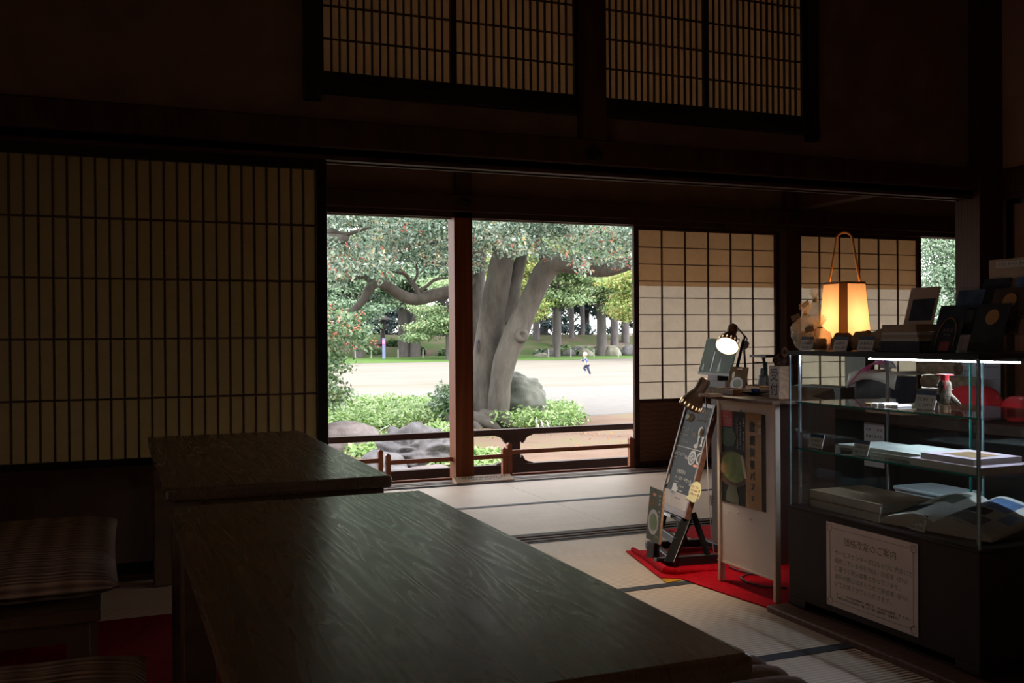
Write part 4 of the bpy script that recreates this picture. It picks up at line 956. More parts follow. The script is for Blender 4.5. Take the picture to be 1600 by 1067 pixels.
for side in (1, -1):
    n = 20; top = [(side*PWd*i/n, pz(i/n, side)) for i in range(n+1)]
    poly = top+[(side*PWd, 0), (0, 0)]
    if side > 0: poly = poly[::-1]
    MB().prism(poly, 0, PHt, frame((0, 0, .004), (0, 1, 0), (0, 0, 1))).build('pages', 'book_page', ob)
    def patch(name, mat, s0, s1, u0, u1):
        v = []; f = []; k = 10
        for i in range(k+1):
            s = s0+(s1-s0)*i/k
            for u in (u0, u1): v.append((u*PHt, side*PWd*s, .0048+pz(s, side)))
        for i in range(k): f.append((2*i, 2*i+1, 2*i+3, 2*i+2) if side < 0 else (2*i, 2*i+2, 2*i+3, 2*i+1))
        MB().add(v, f).build(name, mat, ob)
    if side < 0:
        patch('photograph', 'photo_blue', .22, .72, .58, .93); patch('photograph', 'photo_dark', .06, .55, .36, .55); patch('photograph', 'photo_brown', .20, .72, .08, .33); patch('photograph', 'photo_dark', .06, .18, .08, .33); patch('photograph', 'photo_blue', .76, .95, .36, .62)
    else:
        patch('photograph', 'print_grey', .18, .62, .52, .9); patch('photograph', 'photo_dark', .42, .86, .1, .45)
MB().box(-.004, PHt+.004, -PWd-.006, PWd+.006, 0, .004).build('cover', 'photo_brown', ob)
# middle shelf booklets
mz = .5925
yA = lambda px, X: at(px, 700, X=X).y
book('booklet', 'pale green booklet at the back left of the middle glass shelf', 2.42, 2.62, 2.62, 2.84, mz, .010, 'book_cover_pale', group='booklets on the middle shelf')
book('booklet', 'lower pale blue-green booklet lying before the middle shelf price card', 2.345, 2.56, 2.375, 2.60, mz, .012, 'book_cover_pale', group='booklets on the middle shelf')
book('booklet', 'upper pale blue-green booklet lying before the middle shelf price card', 2.35, 2.565, 2.38, 2.605, mz+.0122, .012, 'book_cover_pale', group='booklets on the middle shelf')
book('picture_book', 'lower wide pinkish book on the right of the middle glass shelf', 2.285, 2.50, 2.085, 2.36, mz, .022, 'book_cover_pink', group='pinkish books on the middle shelf')
pk = book('picture_book', 'upper smaller pinkish book lying on the wide one on the middle shelf', 2.30, 2.49, 2.125, 2.33, mz+.0222, .018, 'book_cover_pink', group='pinkish books on the middle shelf')
MB().box(-.06, .05, -.07, .05, .018, .0184).build('cover_print', 'photo_ochre', pk)
# top shelf: owl, little souvenirs
tz = .7585
p = at(1476, 643, X=2.345); ow = thing('owl_figurine', 'small owl figurine wearing a red tasselled cap on a wooden block', 'figurine', (p.x, p.y, tz))
MB().lathe([(.017, 0), (.017, .022)], 20).build('block', 'pale_wood', ow)
b_ = MB(); b_.lathe([(.006, .022), (.018, .026), (.023, .042), (.021, .058), (.019, .066), (.0205, .078), (.018, .092), (.009, .100), (.001, .102)], 22)
b_.tube([(.008, -.012, .048), (.014, -.030, .034), (.016, -.046, .026)], [.012, .009, .003], 8); ob2 = b_.build('body', 'owl_feather', ow, True)
MB().disc(0, 0, .009, .012, 0, .003, 14, frame((-.021, .002, .044), (0, -1, 0), (0, 0, 1))).build('breast', 'owl_dark', ow)
for s in (-1, 1): MB().lathe([(.001, -.003), (.0055, 0), (.001, .003)], 12, axis_frame((-.0175, s*.008, .080), (-1, 0, 0)), False, False).build('eye', 'owl_dark', ow)
MB().bar((-.019, 0, .075), (-.025, 0, .070), .004, .004).build('beak', 'pale_wood', ow)
MB().lathe([(.013, .096), (.0135, .112)], 16).box(-.019, .019, -.019, .019, .112, .116).build('cap', 'red_cap', ow); MB().tube([(-.004, -.016, .117), (-.017, -.0195, .112), (-.018, -.020, .07)], [.0016, .0018, .003], 6).build('tassel', 'red_cap', ow)
sv = [(1366, 'photo_ochre'), (1377, 'book_page'), (1388, 'white_paper'), (1399, 'book_cover_tan'), (1409, 'white_paper')]
for i, (px, mt) in enumerate(sv):
    p = at(px, 638, X=2.40); small('souvenir_tag', ['flat ochre souvenir tag, leftmost in the row on the top shelf', 'cream souvenir tag, second from left in the row on the top shelf', 'white souvenir tag in the middle of the row on the top shelf', 'tan souvenir tag, fourth in the row on the top shelf', 'white souvenir tag nearest the blue-banded price card'][i], 'tag', MB().box(-.03, .03, -.013, .013, 0, .005+.002*(i % 3)), mt, bevel=.001, group='souvenir tags on the top shelf', loc=(p.x, p.y, tz))

# ---- back counter and the stock seen through the glass
bc = thing('back_counter', 'dark counter behind the showcase carrying the wrapped stock', 'counter', (3.22, 3.05, 0))
MB().box(-.20, .24, -1.15, 1.05, .62, .66).build('worktop', 'case_brown', bc, bevel=.003); MB().box(-.16, .22, -1.10, 1.0, .0058, .62).build('body', 'black_paint', bc)
CZ = .6605
def bpos(px, X=3.12): p = at(px, 640, X=X); return p.x, p.y
x, y = bpos(1292, 3.2); small('navy_box', 'long dark navy box on the back counter below the grid screen', 'box', MB().box(-.06, .06, -.17, .17, 0, .088), 'box_navy', bevel=.004, loc=(x, y, CZ))
x, y = bpos(1384, 3.12); gb = thing('gift_box', 'dark gift box wrapped in white paper with a pink ribbon, behind the top shelf', 'gift box', (x, y, CZ+.0))
MB().box(-.07, .07, -.11, .115, 0, .155).build('box', 'box_navy', gb, bevel=.003)
wv = MB(); n = 24; vs = []
for i in range(n+1):
    s = i/n; yy = .145-.29*s; z = .158+.016*math.sin(s*PI)+.01*math.sin(s*9)
    dr = .026+.035*abs(math.cos(s*PI))**2
    vs += [(-.076-.012*abs(math.cos(s*PI)), yy, z-dr), (-.074, yy, z), (.074, yy, z)]
f = []
for i in range(n): f += [(3*i, 3*i+1, 3*i+4, 3*i+3), (3*i+1, 3*i+2, 3*i+5, 3*i+4)]
o = wv.add(vs, f).build('white_wrap', 'white_paper', gb, True); sol = o.modifiers.new('solid', 'SOLIDIFY'); sol.thickness = .002
wv = MB(); vs = []
for i in range(n+1):
    s = i/n; yy = .14-.17*s; z = .10+.105*math.sin(min(1, s*1.15)*PI/2); w_ = .07+.025*math.sin(s*7)
    vs += [(-.092+.02*s, yy, z), (-.070+.05*s, yy-w_*.5, z+.022)]
f = [(2*i, 2*i+1, 2*i+3, 2*i+2) for i in range(n)]
o = wv.add(vs, f).build('pink_ribbon', 'pink_ribbon', gb, True); sol = o.modifiers.new('solid', 'SOLIDIFY'); sol.thickness = .0015
wv = MB()
for k in range(5):
    a = -1.2+.6*k; wv.tube([(-.03, -.05, .18), (-.04, -.05+.03*math.sin(a), .205+.01*math.cos(a)), (-.03, -.05+.05*math.sin(a), .19)], [.005, .014, .003], 6)
wv.build('bow', 'white_plastic', gb, True)
p = at(1375, 627, X=2.97); small('grey_box', 'long flat grey-brown box in front of the gift box with pink ribbon', 'box', MB().box(-.04, .04, -.11, .11, 0, .042), 'book_cover_tan', bevel=.002, loc=(3.05, p.y+.02, CZ))
rolls = []
lab = ['lowest', 'second', 'third', 'fourth']
for r_ in range(4):
    for c_ in range(3 if r_ < 3 else 2):
        x, y = bpos(1458+c_*26-(r_ % 2)*6, 3.13); L = .055
        m = MB(); m.tube([(0, -L, 0), (0, -L*.5, 0), (0, 0, .001), (0, L*.5, 0), (0, L, 0)], [.026, .0275, .0265, .0275, .026], 14)
        small('bark_roll', '%s brown mottled roll from the %s, %s layer of the pile behind the owl' % (('left', 'middle', 'right')[c_], 'counter', lab[r_]), 'roll', m, 'bark_roll', False, group='brown rolls on the back counter', loc=(3.14, y, CZ+.028+.0555*r_))
for k, lb in enumerate(('lowest white box of the pile behind the red cushion', 'second white box from the counter behind the red cushion', 'middle white box with small black script behind the owl', 'second white box from the top of the pile behind the owl', 'topmost white box of the pile behind the owl')):
    x, y = bpos(1506, 3.24); wb = thing('white_box', lb, 'box', (3.29, y-.02, CZ+.0502*k), 0, 'white boxes on the back counter'); MB().box(-.05, .05, -.075, .075, .0002, .050).build('carton', 'white_box', wb, bevel=.002)
    m = MB(); scribble(m, .02, .08, .025, .012, 0, 4, k+3); scribble(m, .03, .10, .012, .006, 0, 7, k+9); ff = frame((-.0505, .07, 0), (0, -1, 0), (0, 0, 1)); m.v = [tuple(ff @ Vector(q)) for q in m.v]; m.build('lettering', 'ink', wb)
def pillow(name, label, loc, a, b, h, mat):
    vs = []; fs = []; n = 16
    for sd in (1, -1):
        for j in range(n+1):
            for i in range(n+1):
                u, v = -1+2*i/n, -1+2*j/n; e = ((1-u**4)*(1-v**4))**.6
                vs.append((a*u, b*v, h*.5+sd*h*.5*e))
    o = (n+1)**2
    for j in range(n):
        for i in range(n):
            k = j*(n+1)+i; fs.append((k, k+1, k+n+2, k+n+1)); fs.append((o+k, o+k+n+1, o+k+n+2, o+k+1))
    return small(name, label, 'cushion', MB().add(vs, fs), mat, True, loc=loc, group='red cushions behind the showcase')
p = at(1520, 650, X=2.99); pillow('red_cushion', 'plump red cushion in front of the white boxes behind the owl', (3.085, p.y+.08, CZ), .055, .10, .135, 'red_cushion_cloth')
p = at(1575, 640, X=3.1); pillow('red_cushion', 'red cushion seen at the far right through the showcase side glass', (3.16, p.y, CZ), .05, .05, .10, 'red_cushion_cloth')
# lower stock between counter and showcase
p = at(1262, 800, X=2.80); small('plastic_tub', 'clear white plastic tub of papers behind the showcase end', 'tub', MB().box(-.09, .09, -.12, .12, 0, .16).box(-.095, .095, -.125, .125, .155, .17), 'white_plastic', bevel=.006, loc=(2.845, 2.80, .25))
small('stock_shelf', 'low dark stock shelf standing behind the showcase', 'shelf', MB().box(-.10, .10, -.45, .40, .0, .02).box(-.10, .10, -.45, .40, .22, .24).box(-.10, .10, -.45, -.43, .02, .22).box(-.10, .10, .38, .40, .02, .22), 'black_paint', loc=(2.855, 2.52, .008))
p = at(1323, 780, X=2.80); small('white_pouch', 'pale paper pouch standing behind the showcase glass, left one', 'pouch', MB().prism([(-.05, 0), (.05, 0), (.055, .12), (.04, .15), (-.045, .15), (-.055, .12)], -.02, .02, frame((0, 0, 0), (0, -1, 0), (0, 0, 1))), 'white_box', bevel=.006, loc=(2.83, 2.56, .249))
pb = thing('patterned_bag', 'pale paper bag with four gold rings behind the tan books', 'bag', (2.82, 2.42, .249))
MB().prism([(-.075, 0), (.075, 0), (.055, .17), (-.06, .17)], -.02, .02, frame((0, 0, 0), (0, -1, 0), (0, 0, 1))).build('bag', 'white_box', pb, bevel=.005)
for a, b in ((-.05, .135), (-.02, .14), (-.045, .10), (-.012, .105)):
    MB().tube([(-.0215, -(a+.012*math.cos(t)), b+.014*math.sin(t)) for t in [k*PI/8 for k in range(17)]], .0025, 5).build('gold_ring', 'gold_ink', pb)
cs = thing('calendar_sheet', 'white printed sheet stuck on the dark counter front beyond the showcase', 'sheet', mat=frame((3.058, 3.42, .42), (0, -1, 0), (0, 0, 1)))
MB().box(0, .12, 0, .19, -.002, 0).build('sheet', 'white_paper', cs); m = MB(); [scribble(m, .01, .11, .155-.03*k, .014, 0, 6, 70+k) for k in range(5)]; m.build('lettering', 'ink', cs)
small('dark_screen', 'dark ribbed post rising beyond the back counter, seen through the showcase', 'post', MB().box(-.03, .03, -.075, .075, 0, .965), 'back_screen', loc=(3.55, at(1336, 600, X=3.52).y, .008))

# ================================================================== ON TOP OF THE SHOWCASE
lx, ly = 2.50, at(1320, 530, X=2.50).y
lm = thing('paper_lantern', 'glowing amber tapered paper lantern with a tall looped handle', 'lantern', (lx, ly, BZ), math.radians(-44))
def rg(z, w, c):   # octagon with wide paper faces and narrow wooden corners, corner towards the viewer
    p = []
    for k in range(4):
        a = k*PI/2-PI/2; d_, t_ = Vector((math.cos(a), math.sin(a), 0)), Vector((-math.sin(a), math.cos(a), 0))
        p += [d_*w-t_*c, d_*w+t_*c]
    return [(q.x, q.y, z) for q in p]
B0, B1 = rg(.02, .094, .0165), rg(.246, .073, .0150)
for k in range(4):
    i, j = 2*k, 2*k+1; j2 = (2*k+2) % 8
    MB().add([B0[i], B0[j], B1[j], B1[i]], [(0, 1, 2, 3)]).build('corner_board', 'lamp_corner', lm)
    MB().add([B0[j], B0[j2], B1[j2], B1[j]], [(0, 1, 2, 3)]).build('paper_face', 'lamp_paper', lm)
tr_ = MB(); q0, q1 = rg(.242, .0745, .0150), rg(.250, .0740, .0150); qi0, qi1 = rg(.242, .068, .0150), rg(.250, .068, .0150)
for k in range(8):
    n_ = (k+1) % 8; tr_.add([q0[k], q0[n_], q1[n_], q1[k], qi0[k], qi0[n_], qi1[n_], qi1[k]], [(0, 1, 2, 3), (7, 6, 5, 4), (3, 2, 6, 7), (0, 4, 5, 1)])
tr_.build('top_rim', 'lamp_wood', lm)
MB().add(rg(0, .097, .0165)+rg(.022, .0945, .0165), [tuple(range(7, -1, -1)), tuple(range(8, 16))]+[(k, (k+1) % 8, 8+(k+1) % 8, 8+k) for k in range(8)]).build('base', 'lamp_wood', lm)
MB().lathe([(.002, .03), (.014, .035), (.012, .07), (.028, .10), (.034, .125), (.026, .15), (.004, .162)], 20).build('bulb', 'lamp_bulb', lm, True)
R45 = math.radians(0)
hp = []
for k in range(25):
    s = k/24; u = -1+2*s
    sg_ = 1 if u > 0 else -1
    if abs(u) > .45: hp.append((sg_*(.030+.024*(abs(u)-.45)/.55), 0, .40-.152*(abs(u)-.45)/.55))
    else: hp.append((.030*math.sin(u/.45*PI/2), 0, .40+.034*math.cos(u/.45*PI/2)))
MB().tube(hp, .0042, 8).build('handle', 'lamp_cord', lm, True)
li = bpy.data.lights.new('lantern_light', 'POINT'); li.energy = 1.0; li.color = (1., .62, .30); li.shadow_soft_size = .04
lo = bpy.data.objects.new('lantern_light', li); COL.objects.link(lo); lo.location = (lx, ly, BZ+.125)

def pouch(name, label, px, X, Z, w, h, d_, seed, mat='cellophane', inner='kraft', tie=True, group=None):
    p = at(px, 540, X=X); t = thing(name, label, 'bag', (X, p.y, Z), math.radians(8*math.sin(seed)), group)
    bm = bmesh.new(); bmesh.ops.create_icosphere(bm, subdivisions=4, radius=1)
    for v in bm.verts:
        q = v.co; zz_ = (q.z+1)/2; sq = lambda a: math.copysign(abs(a)**.6, a)
        tp = 1-.75*max(0, zz_-.72)/.28 if tie else 1-.25*zz_**4
        k = 1+.10*noise.fractal(q*2.2+Vector((seed, 0, 0)), 1, 2, 3)
        v.co = Vector((sq(q.x)*d_/2*tp*k, sq(q.y)*w/2*tp*k, max(0, zz_*h+.01*noise.noise(q*3+Vector((seed, 3, 1))))))
    me = bpy.data.meshes.new('wrapper'); bm.to_mesh(me); bm.free(); wrap('wrapper', me, mat, t, mat != 'cellophane')
    if inner:
        MB().lathe([(w*.30, .004), (w*.36, .01), (w*.36, h*.45), (w*.30, h*.52)], 16, Matrix.Diagonal((d_/w*.9, 1, 1, 1))).build('contents', inner, t, True)
    if tie:
        fr_ = MB()
        for k in range(7):
            a = -1.1+.37*k; fr_.add([(0, -.006, h*.97), (0, .006, h*.97), (.006*math.sin(k), math.sin(a)*.035+.008, h+.035*math.cos(a)+.01), (.006*math.sin(k), math.sin(a)*.035-.008, h+.035*math.cos(a)+.012)], [(0, 1, 2, 3)])
        fr_.build('gathered_top', 'cellophane', t); MB().lathe([(.009, h*.94), (.010, h*.97), (.009, h*1.0)], 12).build('tie', 'yellow_sticker', t)
        MB().bar((-.022, .008, h*.95), (-.026, .045, h*.86), .002, .02, (0, 0, 1)).build('label_tag', 'kraft', t)
    return t
pouch('cellophane_bag', 'clear tied bag standing at the left end of the showcase top', 1259, 2.36, BZ, .085, .135, .09, 1, inner='book_page', group='tied cellophane bags')
pouch('cellophane_bag', 'clear tied bag raised behind the left one, its frilled top before the grid screen', 1274, 2.44, BZ, .095, .19, .09, 4, inner='book_page', group='tied cellophane bags')
pouch('cellophane_bag', 'clear tied bag squeezed between the left bag and the lantern', 1281, 2.345, BZ, .06, .085, .08, 9, inner='kraft', group='tied cellophane bags')
for k, (px, lb) in enumerate(((1318, 'brown snack bag behind the second price card on the showcase top'), (1350, 'brown snack bag behind the third price card on the showcase top'), (1378, 'crumpled tan snack bag right of the price cards on the showcase top'), (1398, 'tan snack bag leaning against the book stack on the showcase top'))):
    pouch('snack_bag', lb, px, 2.36+.01*k, BZ, .095, .062+.006*k, .05, 20+k, 'kraft', None, False, 'brown snack bags')
# stack of boxes with picture board
y_ = at(1425, 540, X=2.42).y
for k, (h, mt, lb) in enumerate(((.034, 'box_navy', 'navy flat box at the bottom of the stack beside the postcard rack'), (.010, 'book_page', 'thin cream booklet low in the stack beside the postcard rack'), (.010, 'book_cover_tan', 'thin tan booklet in the middle of the stack beside the postcard rack'), (.010, 'book_page', 'thin cream booklet high in the stack beside the postcard rack'), (.024, 'kraft', 'brown patterned box on top of the stack beside the postcard rack'))):
    z = BZ+(0, .0342, .0444, .0546, .0648)[k]
    small('flat_box' if k in (0, 4) else 'thin_booklet', lb, 'box' if k in (0, 4) else 'booklet', MB().box(-.075, .075, -.085+.003*k, .085-.002*k, 0, h), mt, bevel=.001, loc=(2.43, y_-.012, z))
ps, pw_ = edge(1470, 512, 1425, 508, D0, 3.2); pt = lean(ps, 1478, 453, DN); pt = ps+(pt-ps)
pbd = thing('picture_board', 'brown card with a dark photograph leaning on the stack beside the postcard rack', 'picture', mat=frame((2.40, 2.50, BZ+.0892), (0, -1, 0), (.035, 0, .12)))
MB().box(0, .125, 0, .125, -.003, 0).build('card', 'book_cover_tan', pbd, bevel=.001); MB().box(.02, .115, .012, .085, 0, .0008).build('photograph', 'photo_dark', pbd)
# stepped acrylic postcard rack
RY0, RY1 = 2.03, 2.34
rk = thing('postcard_rack', 'tall clear stepped acrylic postcard rack on the right of the showcase top', 'rack', (2.31, 2.20, BZ))
rl = lambda x0, x1, y0, y1, z0, z1: MB().box(x0, x1, y0-2.20, y1-2.20, z0, z1)
tiers = [(.03, .0, 2.045, 2.345), (.10, .052, 2.05, 2.33), (.165, .10, 2.05, 2.30)]
for k, (dx, dz, ya_, yb_) in enumerate(tiers):
    MB().add([(dx+i, j-2.20, dz+z) for (i, z) in ((0, 0), (.055, .15)) for j in (ya_, yb_)]+[(dx+i+.003, j-2.20, dz+z) for (i, z) in ((0, 0), (.055, .15)) for j in (ya_, yb_)], [(0, 2, 3, 1), (4, 5, 7, 6), (0, 1, 5, 4), (2, 6, 7, 3), (0, 4, 6, 2), (1, 3, 7, 5)]).build('slanted_back', 'acrylic', rk)
    rl(dx-.022, dx-.019, ya_, yb_, dz, dz+.045).build('front_lip', 'acrylic', rk); rl(dx-.022, dx+.003, ya_, yb_, dz, dz+.003).build('ledge', 'acrylic', rk)
    for yy in (ya_, (ya_+yb_)/2, yb_): rl(dx-.02, dx+.05, yy-.0015, yy+.0015, dz, dz+.07).build('divider', 'acrylic', rk)
rl(.215, .219, 2.03, 2.29, 0, .29).build('back_panel', 'acrylic', rk)
sb = rl(.2135, .2148, 2.04, 2.27, .12, .285).build('header_card', 'book_cover_tan', rk)
fmr = frame((.2128, 2.255-2.20, .263), (0, -1, 0), (0, 0, 1))
MB().box(.012, .14, -.005, .015, 0, .0006).build('header_label', 'book_page', rk).matrix_local = fmr
text('ポストカード 各￥100', .0125, .017, .001, 'ink', rk, 'header_lettering', z=.0009, mtx=fmr)
MB().tube([(.158+.014*math.cos(t), .008+.016*math.sin(t), .0006) for t in [k*PI/8 for k in range(17)]], .0009, 5).build('maple_mark', 'book_page', rk).matrix_local = fmr
def pcard(label, k, yc, w, h, mats):
    dx, dz = tiers[k][0], tiers[k][1]; fm = frame((2.31+dx-.0045, yc+w/2, BZ+dz+.004), (0, -1, 0), (.055, 0, .15))
    t = thing('postcard', label, 'postcard', mat=fm, group='postcards in the rack'); MB().box(0, w, 0, h, -.001, .0005).build('card', mats[0], t)
    if len(mats) > 1: mats[1](t, w, h)
    return t
def art_arch(t, w, h):
    MB().tube([(w*(.5+.34*math.cos(a)), h*(.30+.42*max(0, math.sin(a))) if 0 < a < PI else h*.12, .001) for a in [-.05+k*(PI+.1)/16 for k in range(17)]], .0014, 6).build('arch_print', 'poster_gold', t)
    m = MB(); scribble(m, w*.33, w*.70, h*.42, h*.07, .0006, 3, 5); scribble(m, w*.4, w*.63, h*.33, h*.05, .0006, 3, 6); m.build('lettering', 'ink_soft', t); MB().box(w*.35, w*.7, h*.02, h*.20, .0006, .001).build('red_print', 'red_print', t)
def art_moon(t, w, h): MB().disc(w*.52, h*.72, w*.20, h*.16, .0006, .001).build('moon_print', 'poster_gold', t); MB().prism([(w*.2, h*.1), (w*.7, h*.15), (w*.55, h*.42), (w*.35, h*.4)], .0006, .0009).build('hill_print', 'photo_dark', t)
def art_house(t, w, h): MB().box(w*.2, w*.8, h*.25, h*.55, .0006, .001).build('house_print', 'print_grey', t); MB().box(0, w, h*.6, h, .0006, .0009).build('sky_print', 'photo_blue', t)
pcard('black postcard with a gold arch at the front left of the rack', 0, 2.275, .105, .15, ('photo_dark', art_arch))
pcard('dark green postcard with a yellow round moon at the front right of the rack', 0, 2.125, .115, .15, ('poster_dark', art_moon))
pcard('blue-topped postcard of a house on the second step of the rack, left', 1, 2.27, .10, .145, ('photo_dark', art_house))
pcard('ochre and dark landscape postcard on the second step of the rack, right', 1, 2.125, .12, .145, ('photo_brown', art_moon))
pcard('dark postcard on the top step of the rack, left', 2, 2.23, .10, .13, ('photo_dark',))
pcard('pale ochre postcard on the top step of the rack, right', 2, 2.11, .10, .13, ('photo_ochre', art_house))

# ================================================================== GARDEN
GZ = -.70
G = lambda x, y: at(x, y, Z=GZ)
def sheet(name, x0, x1, y0, y1, z, mat, n=1, fn=None):
    vs = []; fs = []; m_ = n
    for j in range(m_+1):
        for i in range(n+1):
            x = x0+(x1-x0)*i/n; y = y0+(y1-y0)*j/m_; vs.append((x, y, z+(fn(x, y) if fn else 0)))
    for j in range(m_):
        for i in range(n):
            k = j*(n+1)+i; fs.append((k, k+1, k+n+2, k+n+1))
    return struct(MB().add(vs, fs).build(name, mat, None, True))
sheet('ground_garden', -30, 40, 6.2, 24.5, GZ, 'soil', 60, lambda x, y: .05*noise.noise(Vector((x*.4, y*.4, 0))))
sheet('path_gravel', -30, 40, 16.0, 29.5, GZ+.014, 'gravel', 90, lambda x, y: .05*noise.noise(Vector((x*.4, y*.4, 0)))*max(0, min(1, (24.5-y)/2))-(.25 if y < 22.6-4.2*max(0, min(1, (x-7.2)/1.6))+.4*noise.noise(Vector((x*.8, 0, 3))) else 0))
sheet('field', -70, 130, 28.5, 71.5, GZ+.02, 'field_ground', 40, lambda x, y: -.04 if y < 29 else 0)
lw = sheet('lawn_strip', -70, 130, 62.5, 75, GZ+.03, 'lawn', 40, lambda x, y: .012*(y-62.5)*(1+.3*noise.noise(Vector((x*.2, y*.2, 0)))))
sheet('bank', -70, 140, 73.5, 120, GZ+.1, 'bank_soil', 60, lambda x, y: min(1, max(0, (y-74)/7))*(1.7+.9*noise.noise(Vector((x*.07, y*.05, 2)))))
struct(MB().box(-2.6, 8.1, 7.73, 7.76, GZ, -.17).build('foundation', 'timber'))

# ---- the big spreading tree
TD = 19.2                                   # depth along the view of the trunk's base
tb_ = at(764, 657, T=TD*1.0)
tree = thing('spreading_tree', 'old broadleaf tree with several smooth grey trunks and red berries, before the field', 'tree', (tb_.x, tb_.y, GZ))
def tp(px, py, T): return at(px, py, T=T)-Vector((tb_.x, tb_.y, GZ))
def limb(name, pts, mat='bark_grey', n=14, sub=4):
    """pts: (px, py, depth, width in px); smoothed"""
    P = [tp(a, b, t) for a, b, t, w_ in pts]; Rr = [w_*t/FPX/2 for a, b, t, w_ in pts]
    out = []; rr = []
    for i in range(len(P)-1):
        p0, p1, p2, p3 = P[max(i-1, 0)], P[i], P[i+1], P[min(i+2, len(P)-1)]
        for k in range(sub):
            s = k/sub
            q = .5*((2*p1)+(p2-p0)*s+(2*p0-5*p1+4*p2-p3)*s*s+(3*p1-p0-3*p2+p3)*s**3)
            out.append(q); rr.append((Rr[i]*(1-s)+Rr[i+1]*s)*(1+.05*noise.noise(q*2.5)))
    out.append(P[-1]); rr.append(Rr[-1])
    return MB().tube(out, rr, n).build(name, mat, tree, True)
T0 = TD
limb('trunk', [(733, 668, T0+.5, 66), (731, 645, T0+.5, 56), (730, 600, T0+.6, 52), (729, 540, T0+.7, 52), (731, 480, T0+.8, 50), (737, 420, T0+.9, 44), (741, 372, T0+1, 36), (735, 320, T0+1.2, 28)], sub=5)
limb('trunk', [(757, 672, T0, 84), (757, 655, T0, 64), (757, 635, T0, 54), (758, 590, T0, 48), (763, 540, T0, 44), (771, 490, T0, 43), (777, 450, T0, 42), (783, 415, T0, 38), (790, 380, T0, 32), (794, 330, T0, 24)], sub=5)
limb('trunk', [(775, 664, T0-.3, 62), (779, 640, T0-.4, 36), (782, 600, T0-.4, 34), (790, 560, T0-.4, 36), (806, 522, T0-.4, 40), (822, 485, T0-.4, 36), (838, 450, T0-.4, 34), (852, 424, T0-.4, 36), (872, 412, T0-.5, 30), (905, 415, T0-.6, 27), (948, 420, T0-.8, 26), (1010, 402, T0-1, 20), (1060, 385, T0-1.2, 10)], sub=5)
limb('branch', [(782, 505, T0+.0, 20), (797, 470, T0+.1, 30), (803, 440, T0+.2, 26), (812, 412, T0+.2, 20), (822, 385, T0+.2, 14), (838, 345, T0, 10)])
limb('branch', [(866, 420, T0-.4, 22), (850, 400, T0-.2, 18), (838, 370, T0, 14), (830, 330, T0, 10)])
limb('branch', [(735, 440, T0+.7, 24), (705, 455, T0+.2, 21), (675, 462, T0-.1, 20), (650, 468, T0-.3, 19), (628, 462, T0-.5, 18), (612, 452, T0-.7, 17), (600, 444, T0-.8, 17), (588, 442, T0-.9, 16), (578, 450, T0-1, 15), (568, 468, T0-1.1, 13), (552, 484, T0-1.2, 11), (535, 492, T0-1.3, 9), (515, 500, T0-1.4, 6), (495, 505, T0-1.5, 3)])
limb('branch', [(582, 444, T0-.9, 11), (573, 435, T0-.9, 8), (562, 432, T0-1, 7), (548, 438, T0-1, 5), (530, 442, T0-1, 3)])
limb('branch', [(655, 463, T0-.3, 9), (649, 448, T0-.3, 8), (640, 438, T0-.3, 7), (632, 428, T0-.4, 6), (612, 424, T0-.5, 3)])
limb('branch', [(656, 455, T0-.3, 6), (668, 446, T0-.3, 5), (680, 437, T0-.3, 5), (700, 434, T0-.2, 3)])
limb('branch', [(645, 443, T0-.3, 5), (652, 428, T0-.3, 4), (650, 412, T0-.3, 3)])
limb('branch', [(440, 395, T0-2.5, 20), (480, 380, T0-2.5, 18), (510, 373, T0-2.5, 16), (535, 374, T0-2.5, 15), (543, 376, T0-2.5, 13)])
limb('branch', [(498, 366, T0-2.4, 14), (520, 362, T0-2.3, 10), (540, 366, T0-2.2, 7), (580, 355, T0-2, 4)])
limb('branch', [(590, 372, T0-.5, 5), (612, 381, T0-.6, 6), (640, 383, T0-.6, 6), (700, 372, T0-.4, 9), (735, 360, T0+.5, 12)])
kn = tp(815, 524, T0-.62); MB().lathe([(.15, -.08), (.14, .0), (.115, .045), (.085, .06), (.055, .045), (.03, .015), (.0, .01)], 16, axis_frame(kn, (-.15, -1, .1)), True, False).build('knot', 'bark_grey', tree, True)
kn = tp(748, 541, T0-.22); MB().tube([kn+Vector((.05*math.cos(t), 0, .13*math.sin(t))) for t in [k*PI/6 for k in range(13)]], .022, 8).disc(0, 0, .05, .12, -.01, .01, 12, frame(kn+Vector((0, .02, 0)), (1, 0, 0), (0, 0, 1))).build('hollow', 'bark_dark', tree, True)
for a, b, w_ in ((748, 662, 26), (778, 660, 22), (725, 668, 26)):
    q = tp(a, b, T0-.6); MB().tube([q+Vector((-.25, .2, .10)), q+Vector((0, -.08, .08)), q+Vector((.12, -.35, .02)), q+Vector((.2, -.6, -.08))], [.16, .15, .11, .05], 10).build('root', 'bark_grey', tree, True)
r = random.Random(5); cl = []
def addc(px0, px1, py0, py1, d0, d1, n, s=.55, fl=.55):
    for _ in range(n):
        q = tp(r.uniform(px0, px1), r.uniform(py0, py1), r.uniform(d0, d1)); k = s*r.uniform(.7, 1.25)
        cl.append((q, (k, k, k*fl)))
addc(380, 1120, 150, 330, 15.5, 24, 150, .75)
addc(470, 720, 330, 385, 16, 20, 42, .42); addc(505, 600, 375, 425, 16, 18.5, 18, .34); addc(590, 705, 385, 412, 17, 20, 9, .30)
addc(735, 860, 340, 392, 17, 20.5, 26, .42); addc(850, 1020, 345, 400, 16.5, 19.5, 34, .42); addc(900, 1010, 395, 418, 16.5, 18.6, 9, .26)
addc(735, 765, 395, 425, 19.2, 20.4, 4, .25); addc(500, 545, 400, 450, 16.5, 18, 8, .28)
leaves('crown', cl, 110000, .082, 'leaf_canopy', tree, 3, .25, .5, .46)
near = [c for c in cl if c[0].z < 3.6]
